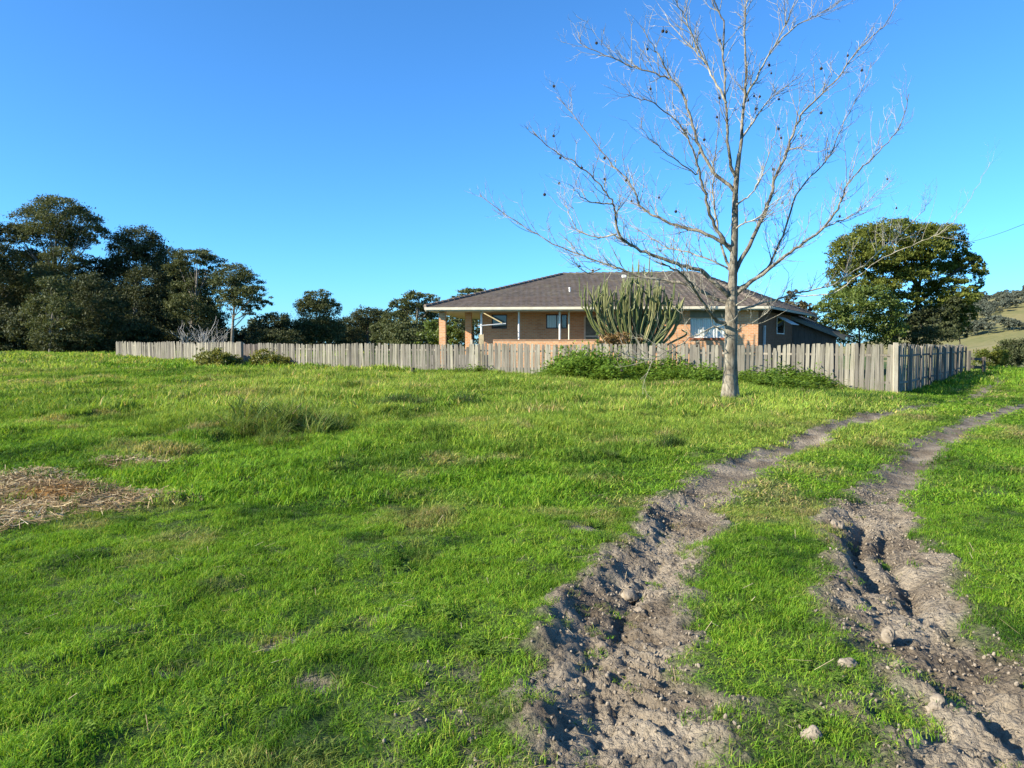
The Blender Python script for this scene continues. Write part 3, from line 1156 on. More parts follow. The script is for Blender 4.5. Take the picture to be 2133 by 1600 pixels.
# left end wall
uvwall('brick_wall', [(P3(a_l - 0.24, OFF2 + 0.245, ZB), NB * 9.0, UP * (ZS - ZB), E1 * 0.24)], M_BRICK, house)
# door with cream frame
fr = MB()
fr.pbox(P3(d0, OFF2 + 0.02, ZF), E1 * 0.09, NB * 0.1, UP * (zt - ZF)); fr.pbox(P3(d1 - 0.09, OFF2 + 0.02, ZF), E1 * 0.09, NB * 0.1, UP * (zt - ZF))
fr.pbox(P3(d0 + 0.09, OFF2 + 0.022, zt - 0.1), E1 * (d1 - d0 - 0.18), NB * 0.1, UP * 0.1)
door = MB().pbox(P3(d0 + 0.09, OFF2 + 0.05, ZF + 0.02), E1 * (d1 - d0 - 0.18), NB * 0.04, UP * (zt - ZF - 0.12)).build('door', M_SCREEN, house)
fr.build('door_frame', M_TRIM, door)
MB().pbox(P3(d0 + 0.16, OFF2 + 0.0, ZF + 1.02), E1 * 0.03, NB * 0.05, UP * 0.14).build('handle', M_STEEL, door)
MB().pbox(P3(d0 + 0.09, OFF2 + 0.043, ZF + 0.95), E1 * (d1 - d0 - 0.18), NB * 0.01, UP * 0.07).build('rail', M_TRIM, door)

# porch floor, dwarf wall, posts
MB().pbox(P3(a_s + 0.01, 0.75, ZB), E1 * (A(900, 1.0) - a_s), NB * (OFF2 - 0.76), UP * (ZF - ZB - 0.02)).build('porch_floor', M_CONC, house)
dw0, dw1 = a_s + 0.05, A(1028, 0.7)
uvwall('porch_dwarf_wall', [(P3(dw0, 0.5, ZB), E1 * (dw1 - dw0), UP * (1.76 - ZB), NB * 0.23)], M_BRICK, house)
MB().pbox(P3(dw0, 0.47, 1.762), E1 * (dw1 - dw0), NB * 0.29, UP * 0.05).build('dwarf_wall_cap', mat_plain('cap_brick', (0.46, 0.27, 0.16), 0.85, 0.2, 0.15, 7), house)
for px in (1003, 1081, 1166, 1185):
    a_ = A(px, 0.62)
    MB().tube([P3(a_, 0.62, 1.0 if px > 1028 else ZB), P3(a_, 0.62, ZS)], 0.055 if px != 1185 else 0.04, 8).build('porch_post', M_WHITE if px != 1185 else M_TRIM, house)
# short brick pier under the leftmost steel post
uvwall('brick_pier', [(P3(A(1003, 0.6) + 0.13, 0.5, ZB), E1 * -0.26, UP * (2.08 - ZB), NB * 0.26)], mat_plain('pale_brick', (0.44, 0.36, 0.22), 0.88, 0.2, 0.2, 5), house)
# brick piers carrying the roof at the left
for px, off in ((921.5, 0.45), (975.5, 2.2)):
    a_ = A(px, off)
    uvwall('brick_pier', [(P3(a_ + 0.17, off, ZB), E1 * -0.34, UP * (ZS - ZB), NB * 0.34)], M_BRICK, house)

# right side wall, in shade, with a window under a white awning and a down pipe
E2 = np.array([e2[0], e2[1], 0]); SN = np.array([e2[1], -e2[0], 0])
c1 = P3(a_r, OFF1 + 0.245, ZB)
SL = 9.5
uvwall('brick_wall', [(c1, E2 * SL, UP * (ZS - ZB), -SN * 0.235)], M_BRICKSHADE, house)


def side(t, out, z):
    q = c1 + E2 * t + SN * out
    return np.array([q[0], q[1], z])


fr = MB()
t0, t1 = 4.6, 6.6
for (o, ex, ez) in ((side(t0, 0.0, 2.15), E2 * (t1 - t0), UP * 0.06), (side(t0, 0.0, 3.05), E2 * (t1 - t0), UP * 0.06), (side(t0, 0.0, 2.21), E2 * 0.06, UP * 0.84), (side(t1 - 0.06, 0.0, 2.21), E2 * 0.06, UP * 0.84)):
    fr.pbox(o, ex, SN * 0.05, ez)
sw = fr.build('window', M_WHITE, house)
MB().pbox(side(t0 + 0.05, 0.004, 2.2), E2 * (t1 - t0 - 0.1), SN * 0.01, UP * 0.86).build('pane', M_GLASS, sw)
aw = MB()
aw.pbox(side(t0 - 0.1, 0.06, 3.1), E2 * (t1 - t0 + 0.2), SN * 0.75 - UP * 0.42, UP * 0.03)
aw.build('awning', M_WHITE, sw)
MB().tube([side(1.3, 0.07, ZB), side(1.3, 0.07, 2.55)], 0.09, 8).build('downpipe', M_STEEL, house)

# ---- roof: hips, with laid tile courses on the two faces that show
ZR = 5.80
r1 = at(1172, 576, 45.5); r2 = at(1448, 571, 44.6)
R1 = np.array([r1[0], r1[1], ZR]); R2 = np.array([r2[0], r2[1], ZR])
gr3 = np.array([GR[0], GR[1], ZG]); gl3 = np.array([GL[0], GL[1], ZG])
br3 = gr3 + E2 * 13.5; bl3 = gl3 + NB * 14.5


def mat_tiles():
    m = Mat('concrete_roof_tiles', 0.85, 0.25)
    p_ = m.coord('World')
    n_ = m.noise(2.2, 6, 0.7, p_)
    c_ = m.ramp(n_, [(0.28, (0.060, 0.052, 0.044)), (0.5, (0.108, 0.092, 0.077)), (0.72, (0.172, 0.145, 0.117))])
    lich = m.ramp(m.noise(0.8, 6, 0.75, p_), [(0.52, (0, 0, 0)), (0.68, (1, 1, 1))])
    c_ = m.mix(m.math('MULTIPLY', lich, 0.6), c_, (0.165, 0.145, 0.095))
    c_ = m.mix(m.math('MULTIPLY', m.rand(), 0.35), c_, (0.13, 0.09, 0.07))
    m.color(c_)
    m.bump(n_, 0.4, 0.02)
    return m.m


M_TILE = mat_tiles()


def course_mesh(a, b, c, d, wave=0.30):
    """one course of interlocking tiles: a-b lower edge, d-c upper edge; rolled profile and a thick nib at the lower edge"""
    a, b, c, d = (np.array(k, float) for k in (a, b, c, d))
    L_ = np.linalg.norm(b - a)
    k = max(6, int(L_ / wave * 4))
    nrm = np.cross(b - a, d - a); nrm /= np.linalg.norm(nrm)
    if nrm[2] < 0: nrm = -nrm
    V = []; F = []
    for i in range(k + 1):
        t = i / k
        s = t * L_
        hgt = 0.028 * (0.5 + 0.5 * math.cos(s / wave * 2 * math.pi)) + 0.006 * random.uniform(-1, 1)
        lo = a + (b - a) * t; up_ = d + (c - d) * t
        V += [lo + nrm * 0.005, lo + nrm * (0.045 + hgt), up_ + nrm * (0.012 + hgt * 0.9)]
    for i in range(k):
        q_ = 3 * i
        F += [(q_, q_ + 3, q_ + 4, q_ + 1), (q_ + 1, q_ + 4, q_ + 5, q_ + 2)]
    return V, F


def roof_face(p_lo0, p_lo1, p_hi1, p_hi0, n, parent):
    for i in range(n):
        t0_, t1_ = i / n, min(1.0, (i + 1.12) / n)
        lerp = lambda p_, q_, t_: np.array(p_) + (np.array(q_) - np.array(p_)) * t_
        a = lerp(p_lo0, p_hi0, t0_); b = lerp(p_lo1, p_hi1, t0_); c_ = lerp(p_lo1, p_hi1, t1_); d = lerp(p_lo0, p_hi0, t1_)
        if np.linalg.norm(b - a) < 0.3: continue
        V, F = course_mesh(a, b, c_, d)
        m_ = MB(); m_.add(V, F); m_.build('tile_course', M_TILE, parent)


roof = MB()
B1 = np.array([R1[0], R1[1], 0]); rb = R1 + NB * 0.01
dn = np.array([0, 0, -0.03])
roof.add([gl3 + dn, gr3 + dn, R2 + dn, R1 + dn, br3 + dn, bl3 + dn], [(0, 1, 2, 3), (1, 4, 2), (5, 0, 3), (4, 5, 3, 2)])
roof_o = roof.build('roof', M_TILE, house)
roof_face(gl3, gr3, R2, R1, 25, roof_o)
roof_face(gr3, br3, R2 + (br3 - gr3) * 0.001, R2, 16, roof_o)
roof_face(bl3, gl3, R1, R1 - (bl3 - gl3) * -0.001, 14, roof_o)
# ridge and hip caps
for (p_, q_) in ((gl3, R1), (R1, R2), (gr3, R2), (br3, R2), (bl3, R1)):
    p_ = np.array(p_); q_ = np.array(q_)
    L_ = np.linalg.norm(q_ - p_); k = int(L_ / 0.38)
    m = MB()
    for i in range(k):
        a = p_ + (q_ - p_) * (i / k); b = p_ + (q_ - p_) * ((i + 1.08) / k)
        m.tube([a + UP * 0.045, b + UP * 0.02], [0.125, 0.11], 8)
    m.build('ridge_capping', M_TILE, roof_o)
# eaves: gutter, fascia, soffit
m = MB()
m.pbox(P3(-0.02, -0.08, ZG - 0.13), E1 * (HL + 0.04), NB * 0.11, UP * 0.13); m.build('gutter', M_TRIM, roof_o)
m = MB(); m.pbox(P3(0.0, 0.035, ZS - 0.02), E1 * HL, NB * 0.03, UP * 0.16); m.build('fascia', M_TRIM, roof_o)
m = MB(); m.pbox(gr3 + np.array([0, 0, -0.12]) + SN * 0.02, E2 * 13.4, SN * 0.1, UP * 0.12); m.build('gutter', mat_plain('side_gutter', (0.36, 0.36, 0.30), 0.5), roof_o)
m = MB(); m.add([P3(0.05, 0.07, ZS), P3(HL - 0.05, 0.07, ZS), P3(HL - 0.05, OFF2 + 0.1, ZS + 0.004), P3(0.05, OFF2 + 0.1, ZS + 0.004)], [(0, 1, 2, 3)])
m.add([P3(0.05, OFF2 + 0.1, ZS + 0.004), P3(HL - 0.05, OFF2 + 0.1, ZS + 0.004), P3(HL - 0.05, 13.5, ZS + 0.02), P3(-5.0, 12.0, ZS + 0.02)], [(0, 1, 2, 3)])
m.build('soffit', M_SOFFIT, roof_o)
# pipes through the roof
v_ = at(1187, 600, 40.9)
vz = ZG + (ZR - ZG) * 0.32
vo = MB().tube([(v_[0], 40.9, vz - 0.1), (v_[0], 40.9, vz + 0.42)], 0.05, 8).tube([(v_[0], 40.9, vz + 0.42), (v_[0], 40.9, vz + 0.47)], 0.07, 8).build('roof_vent', M_WHITE, roof_o)
v_ = at(1298, 577, 44.4)
MB().pbox((v_[0] - 0.12, 44.0, ZR - 0.35), (0.24, 0, 0), (0, 0.2, 0), (0, 0, 0.24)).build('skylight_box', M_WHITE, roof_o)

# lean-to at the right, roof falling away to the right
lz = np.array([16.9, 45.6])
lt = empty('lean_to', (19, 46, 0), 'low dark lean-to with sloping roof at the shaded side of the house', 'shed')
M_IRON = mat_plain('old_iron_roof', (0.085, 0.085, 0.075), 0.75, 0.2, 0.2, 2)
pA = np.array([16.6, 45.2, 3.42]); pB = np.array([20.7, 46.13, 2.03])
slope = pB - pA
for i in range(12):
    a = pA + slope * (i / 12); m = MB()
    m.pbox(a, slope / 12 * 1.02, np.array([3.0, 4.9, 0.0]), UP * (0.03 + 0.012 * (i % 2)))
    m.build('roof_sheet', M_IRON, lt)
MB().pbox(pA + np.array([-0.03, -0.06, -0.2]), slope * 1.01, np.array([0.03, 0.045, 0]), UP * 0.2).build('barge_board', mat_plain('barge', (0.11, 0.115, 0.09), 0.7), lt)
m = MB(); m.add([(16.9, 45.6, -0.4), (20.3, 46.39, -0.4), (20.3, 46.39, 2.05), (16.9, 45.6, 3.2)], [(0, 1, 2, 3)])
m.add([(17.0, 45.9, -0.4), (20.4, 46.69, -0.4), (20.4, 46.69, 2.02), (17.0, 45.9, 3.17)], [(3, 2, 1, 0)])
m.build('board_wall', M_DARKWOOD, lt)

# fold-down clothes line on the porch
cl = empty('clothes_line', P3(A(1030, 0.3), 0.3, 2.4), 'fold-down clothes line with a slanting brace on the porch', 'clothes line')
za = at(995, 679, 38.2); zb = at(1054, 674, 38.0)
MB().tube([za, zb], 0.03, 6).build('arm', M_STEEL, cl)
MB().tube([at(995, 679, 39.0), at(1054, 674, 38.9)], 0.03, 6).build('arm', M_STEEL, cl)
MB().tube([at(1000, 648, 38.3), at(1046, 673, 38.0)], 0.03, 6).build('brace', mat_plain('pine_brace', (0.46, 0.36, 0.18), 0.7), cl)
for k in range(5):
    t = k / 4
    a = np.array(za) + (np.array(zb) - np.array(za)) * (0.08 + 0.84 * t)
    MB().tube([a, a + np.array([0, 0.8, 0.0])], 0.008, 4).build('line', M_WHITE, cl)

# ------------------------------------------------------------------ the bare tree
TY = 20.3
tb = on_ground(1522, 836)
TY = tb[1]
PXM = TY / FPX


def mat_bark(name, base, light, dark, sc_=(9, 9, 2.0)):
    m_ = Mat(name, 0.85, 0.2)
    g_ = m_.noise(1.0, 6, 0.65, m_.coord('Object', sc_), 0.6)
    c_ = m_.ramp(g_, [(0.3, dark), (0.5, base), (0.7, light)])
    bl_ = m_.ramp(m_.noise(2.6, 5, 0.7, m_.coord('Object'), 1.0), [(0.42, (1.1, 1.1, 1.08)), (0.58, (0.45, 0.42, 0.38))])
    c_ = m_.mix(0.75, c_, bl_, 'MULTIPLY')
    m_.color(c_)
    m_.bump(g_, 0.9, 0.03)
    return m_.m


M_BARK = mat_bark('pale_bark', (0.200, 0.178, 0.135), (0.31, 0.28, 0.22), (0.060, 0.052, 0.040))
M_TWIG = mat_bark('twig_bark', (0.33, 0.31, 0.245), (0.45, 0.42, 0.335), (0.19, 0.175, 0.135))
tree = empty('bare_tree', (tb[0], tb[1], tb[2]), 'tall leafless tree with pale bark in front of the house', 'tree')
rt = random.Random(5)


def limb_pts(px, dy0, dy1, first=None):
    """limb traced in the picture plane, leaning towards or away from the camera between dy0 and dy1 metres"""
    n_ = len(px)
    out = []
    for i, (x, y) in enumerate(px):
        t = i / (n_ - 1)
        out.append(at(x, y, TY + dy0 + (dy1 - dy0) * t))
    return catmull(out, 4)


trunk_px = [(1522, 842), (1521, 800), (1521, 760), (1522, 720), (1523, 680), (1524, 640), (1526, 600), (1527, 560), (1529, 520), (1530, 478), (1531, 440), (1532, 406), (1535, 363), (1540, 320)]
tr_r = [18, 15.0, 13.6, 13.0, 12.6, 11.8, 9.4, 8.2, 7.4, 6.7, 6.2, 5.8, 5.2, 4.4]
pts = [at(x, y, TY) for x, y in trunk_px]
pts[0][2] -= 0.12
tp = catmull(pts, 3)
trr = np.interp(np.linspace(0, 1, len(tp)), np.linspace(0, 1, len(tr_r)), tr_r) * PXM
m = MB()
V = []; nseg = 14
for i, (p_, r_) in enumerate(zip(tp, trr)):
    for k in range(nseg):
        a = 2 * math.pi * k / nseg
        rr = r_ * (1 + 0.07 * math.sin(3 * a + i * 0.35) + 0.045 * math.sin(7 * a - i * 0.5) + 0.035 * rt.uniform(-1, 1))
        if i < 5: rr *= 1 + (0.34 * (1 - i / 5) ** 1.5) * (0.6 + 0.7 * math.cos(4 * a + 0.5))
        V.append(p_ + rr * np.array([math.cos(a), math.sin(a), 0]))
F = []
for i in range(len(tp) - 1):
    for k in range(nseg):
        k2 = (k + 1) % nseg
        F.append((i * nseg + k, i * nseg + k2, (i + 1) * nseg + k2, (i + 1) * nseg + k))
m.add(V, F)
m.build('trunk', M_BARK, tree, True)

LIMBS = [  # traced course, radius at the fork and at the tip (pixels), lean (m)
    ([(1535, 363), (1544, 287), (1551, 215), (1554, 143), (1551, 72), (1554, 0), (1552, -60), (1556, -110)], 5.0, 1.0, 0, 0.6),
    ([(1533, 370), (1520, 335), (1516, 277), (1512, 215), (1508, 143), (1506, 48), (1487, 10), (1478, -40), (1470, -90)], 4.6, 1.0, 0, -0.5),
    ([(1514, 676), (1489, 664), (1480, 652), (1463, 628), (1447, 606), (1437, 587), (1416, 567), (1398, 558), (1378, 548)], 5.2, 1.4, 0, -2.4),
    ([(1522, 620), (1497, 597), (1468, 569), (1440, 558), (1410, 550), (1353, 531), (1320, 513), (1291, 493), (1283, 460), (1279, 430), (1266, 405), (1248, 383), (1210, 349), (1180, 330), (1147, 311), (1109, 273)], 6.2, 0.9, 0, -1.6),
    ([(1520, 632), (1480, 618), (1437, 594), (1390, 584), (1344, 579), (1290, 561), (1248, 545), (1171, 516), (1100, 478), (1042, 440), (999, 406)], 5.4, 0.9, 0, 1.8),
    ([(1524, 515), (1506, 507), (1458, 483), (1410, 469), (1363, 450), (1334, 426), (1310, 378), (1276, 344), (1238, 296), (1190, 234), (1159, 201)], 5.2, 0.8, 0, 1.4),
    ([(1526, 525), (1505, 497), (1482, 459), (1468, 406), (1460, 370), (1451, 335), (1434, 287), (1406, 249), (1363, 215), (1329, 206), (1306, 196)], 5.2, 0.8, 0, -1.2),
    ([(1531, 400), (1520, 388), (1487, 359), (1458, 306), (1439, 249), (1425, 201), (1406, 172), (1377, 158), (1324, 139), (1296, 129), (1248, 110), (1214, 91), (1205, 67)], 5.0, 0.8, 0, 0.6),
    ([(1400, 168), (1385, 140), (1372, 115), (1358, 91), (1334, 53)], 2.6, 0.8, 0.5, 0.2),
    ([(1513, 215), (1487, 167), (1463, 124), (1434, 91), (1401, 57), (1385, 30)], 3.2, 0.7, -0.3, 0.9),
    ([(1470, 134), (1445, 80), (1425, 33), (1406, 0), (1398, -30)], 2.4, 0.7, 0.4, -0.4),
    ([(1531, 568), (1540, 548), (1568, 497), (1597, 435), (1608, 400), (1616, 368), (1640, 316), (1654, 273), (1673, 234), (1707, 201), (1745, 163), (1783, 110), (1822, 72), (1850, 42), (1866, 8)], 6.0, 0.9, 0, 0.5),
    ([(1533, 615), (1545, 603), (1578, 579), (1626, 540), (1664, 512), (1712, 478), (1745, 435), (1757, 405), (1769, 378), (1812, 335), (1850, 296), (1879, 253), (1893, 196)], 5.4, 0.8, 0, -1.3),
    ([(1534, 600), (1554, 593), (1597, 560), (1618, 520), (1635, 478), (1659, 406), (1688, 368), (1726, 330), (1745, 282), (1774, 225), (1803, 167), (1815, 130)], 4.2, 0.7, 0, 1.9),
    ([(1530, 650), (1560, 640), (1600, 628), (1665, 610), (1735, 593), (1768, 571), (1812, 543), (1843, 512), (1874, 490), (1915, 448), (1940, 415)], 3.0, 0.6, 0, 2.4),
    ([(1640, 617), (1690, 615), (1735, 610), (1790, 573), (1840, 537), (1899, 512), (1943, 493), (1976, 471), (2004, 440), (2040, 380), (2062, 338)], 1.8, 0.35, 0.9, -2.2),
    ([(1533, 430), (1540, 422), (1563, 406), (1587, 363), (1606, 306), (1618, 262)], 2.8, 0.7, 0, -1.5),
    ([(1545, 287), (1563, 263), (1592, 220), (1611, 201), (1640, 178), (1673, 153)], 3.0, 0.7, 0.2, 1.2),
    ([(1550, 210), (1568, 177), (1597, 124), (1626, 72), (1654, 10), (1672, -40)], 3.4, 0.7, 0.4, -0.8),
    ([(1614, 96), (1640, 70), (1669, 48), (1700, 32), (1735, 14), (1760, -10)], 2.2, 0.6, -0.1, 0.5),
    ([(1521, 697), (1500, 684), (1484, 682), (1460, 694), (1437, 705), (1406, 725), (1375, 740), (1355, 748), (1335, 748), (1315, 744), (1301, 734)], 2.4, 0.7, 0, -1.2),
    ([(1528, 640), (1542, 630), (1559, 620), (1580, 606)], 2.2, 0.6, 0, -0.9),
    ([(1530, 690), (1545, 681), (1571, 670), (1592, 655), (1602, 640)], 1.8, 0.6, 0, -0.8),
    ([(1525, 570), (1511, 536), (1501, 497), (1487, 430), (1486, 395), (1487, 359), (1492, 296), (1499, 239), (1500, 200)], 4.0, 0.7, 0, 1.6),
    ([(1455, 350), (1449, 363), (1410, 335), (1377, 311), (1353, 287), (1335, 262)], 2.0, 0.6, -0.7, -1.6),
    ([(1284, 488), (1248, 493), (1210, 483), (1186, 450), (1176, 421), (1160, 400)], 2.2, 0.6, -0.9, 0.0),
    ([(1522, 562), (1511, 557), (1449, 531), (1391, 516), (1343, 488), (1300, 459), (1280, 448)], 3.0, 0.6, 0, 2.2),
    ([(1226, 540), (1190, 536), (1224, 569)][:0] or [(1250, 560), (1224, 569), (1205, 556), (1190, 536)], 1.8, 0.7, 0.9, 0.3),
    ([(1277, 425), (1250, 424), (1219, 416), (1200, 400), (1186, 384)], 2.0, 0.6, -0.9, -1.5),
    ([(1531, 478), (1548, 466), (1575, 455), (1602, 430), (1640, 402), (1655, 372)], 2.4, 0.6, 0, -2.0),
    ([(1640, 312), (1668, 308), (1700, 318), (1740, 306)], 1.8, 0.5, 0.2, -0.8),
    ([(1712, 476), (1745, 462), (1790, 440), (1825, 402), (1862, 372)], 2.0, 0.5, -0.7, 0.6),
]


def perp_rand(d, r_):
    v_ = np.array([r_.gauss(0, 1), r_.gauss(0, 1), r_.gauss(0, 1)])
    v_ -= d * np.dot(v_, d)
    return v_ / (np.linalg.norm(v_) + 1e-9)


def twig(mb, p, d, length, rad, r_, depth):
    n_ = 5
    pts_ = [np.array(p)]
    d = np.array(d); d /= np.linalg.norm(d)
    for i in range(n_):
        d = d + np.array([r_.gauss(0, 0.12), r_.gauss(0, 0.12), 0.10 + r_.gauss(0, 0.10)])
        d /= np.linalg.norm(d)
        pts_.append(pts_[-1] + d * length / n_)
    mb.tube(pts_, list(np.linspace(rad, rad * 0.45, n_ + 1)), 4 if depth == 0 else 3, False)
    if depth < 2:
        k = r_.randint(2, 4) if depth == 0 else r_.randint(0, 2)
        for _ in range(k):
            i = r_.randint(1, n_)
            dd = (pts_[i] - pts_[i - 1]) / np.linalg.norm(pts_[i] - pts_[i - 1])
            nd = dd * 0.75 + perp_rand(dd, r_) * 0.75
            twig(mb, pts_[i], nd, length * r_.uniform(0.3, 0.6), rad * 0.6, r_, depth + 1)
    return pts_


ball_spots = []
twig_ends = []
for li, (px, r0, r1_, dy0, dy1) in enumerate(LIMBS):
    P = limb_pts(px, dy0, dy1)
    # small kinks, as in real limbs
    for i in range(2, len(P) - 1):
        P[i] += np.array([rt.gauss(0, 0.012), rt.gauss(0, 0.03), rt.gauss(0, 0.012)])
    t = np.linspace(0, 1, len(P))
    rad = (r0 * (1 - t) ** 1.5 + r1_ * (1 - (1 - t) ** 1.5)) * PXM * 0.84
    m = MB(); m.tube(P, list(rad), 7, True)
    br = m.build('branch', M_BARK if r0 > 3.5 else M_TWIG, tree, True)
    tw = MB()
    seg = np.linalg.norm(np.diff(P, axis=0), axis=1)
    total = seg.sum()
    k = int(total * (6.4 if li != 15 else 2.0))
    for _ in range(k):
        s_ = rt.uniform(0.16, 1.0)
        i = min(len(P) - 2, int(s_ * (len(P) - 1)))
        d = P[i + 1] - P[i]; d /= np.linalg.norm(d)
        q_ = P[i] + (P[i + 1] - P[i]) * rt.random()
        out = d * 0.8 + perp_rand(d, rt) * 0.7 + np.array([0, 0, 0.30])
        tp_ = twig(tw, q_, out, rt.uniform(0.3, 1.15) * (1.0 if s_ < 0.8 else 0.7), min(0.010, rad[i] * 0.6), rt, 0)
        twig_ends.append(tp_[-1])
        if rt.random() < 0.03: ball_spots.append(tp_[-1])
    tw.build('twigs', M_TWIG, br)
    br.children[0]['kind'] = 'stuff'
# seed balls hanging on short stalks
M_BALL = mat_plain('seed_ball', (0.05, 0.042, 0.034), 0.95, 0.1, 0.3, 60)
bme = None
for px, py, yo in [(1490, 78, .3), (1609, 150, -.2), (1607, 140, .4), (1568, 175, 0), (1595, 190, .3), (1483, 263, 0), (1598, 252, .5), (1700, 262, .6), (1707, 266, .6), (1769, 118, .5), (1440, 240, -.8),
                   (1305, 360, .8), (1278, 355, 1), (1270, 338, .9), (1233, 350, 0), (1255, 368, -1), (1157, 356, -.6), (1135, 372, -.6), (1452, 300, .4), (1388, 412, .2), (1420, 398, -.4), (1328, 408, .7), (1640, 190, 0), (1576, 238, .5), (1630, 268, -.3)]:
    want_ = at(px, py, TY + yo)            # each ball hangs from the twig nearest to that spot
    ball_spots.append(min(twig_ends, key=lambda e_: abs(e_[0] - want_[0]) + abs(e_[2] - want_[2]) + 0.15 * abs(e_[1] - want_[1])))
for p_ in ball_spots[:70]:
    if bme is None:
        m = MB(); V = []; nr, ns = 6, 9
        for i in range(nr + 1):
            for k in range(ns):
                th = math.pi * i / nr; a = 2 * math.pi * k / ns + (i % 2) * 0.35
                r_ = 0.030 * (1.16 if (i + k) % 2 else 0.88)
                V.append((r_ * math.sin(th) * math.cos(a), r_ * math.sin(th) * math.sin(a), r_ * math.cos(th)))
        F = [(i * ns + k, (i + 1) * ns + k, (i + 1) * ns + (k + 1) % ns, i * ns + (k + 1) % ns) for i in range(nr) for k in range(ns)]
        m.add(V, F); m.tube([(0, 0, 0.02), (0.004, 0, 0.06), (0, 0.002, 0.095)], 0.004, 4)
        bme = m.mesh('seed_ball', M_BALL)
    o = bpy.data.objects.new('seed_ball', bme)
    o.location = tuple(np.array(p_) - parent_origin(tree) - np.array([0, 0, 0.09]))
    o.rotation_euler = (rt.uniform(-.3, .3), rt.uniform(-.3, .3), rt.uniform(0, 6))
    s_ = rt.uniform(0.8, 1.25); o.scale = (s_, s_, s_)
    link(o, tree)

# ------------------------------------------------------------------ leafy trees
def leaf_quads(cent, size, elong, rg, droop=0.0):
    """rhombic leaves, one per centre"""
    n_ = len(cent)
    d = rg.normal(size=(n_, 3)); d[:, 2] -= droop
    d /= np.linalg.norm(d, axis=1)[:, None]
    w_ = np.cross(d, rg.normal(size=(n_, 3))); w_ /= np.linalg.norm(w_, axis=1)[:, None] + 1e-9
    L_ = (size * (0.6 + 0.8 * rg.random(n_)))[:, None]
    W_ = L_ / elong
    v_ = np.stack([cent - d * L_ / 2, cent + w_ * W_ / 2, cent + d * L_ / 2, cent - w_ * W_ / 2], 1).reshape(-1, 3)
    f_ = np.arange(n_ * 4).reshape(-1, 4)
    return v_, f_


def lobe_points(cx, cy, cz, rx, ry, rz, n_, rg, hollow=0.55, top=0.35):
    """points in the outer shell of an uneven ellipsoid, more of them on top; broken into sprays"""
    k = max(8, n_ // 30)
    th = rg.random(k) * 2 * np.pi
    cz_ = rg.random(k) * (2 - 0) - 1
    cz_ = np.where(rg.random(k) < top, np.abs(cz_), cz_)
    sr = np.sqrt(np.clip(1 - cz_ ** 2, 0, 1))
    rad = hollow + (1 - hollow) * rg.random(k) ** 0.5
    rad *= 0.85 + 0.3 * rg.random(k)
    c_ = np.stack([cx + rx * rad * sr * np.cos(th), cy + ry * rad * sr * np.sin(th), cz + rz * rad * cz_], -1)
    i_ = rg.integers(0, k, n_)
    sp_ = np.stack([rg.normal(0, 1, n_) * rx, rg.normal(0, 1, n_) * ry, rg.normal(0, 1, n_) * rz * 0.7], -1) * 0.13
    return c_[i_] + sp_, i_, k


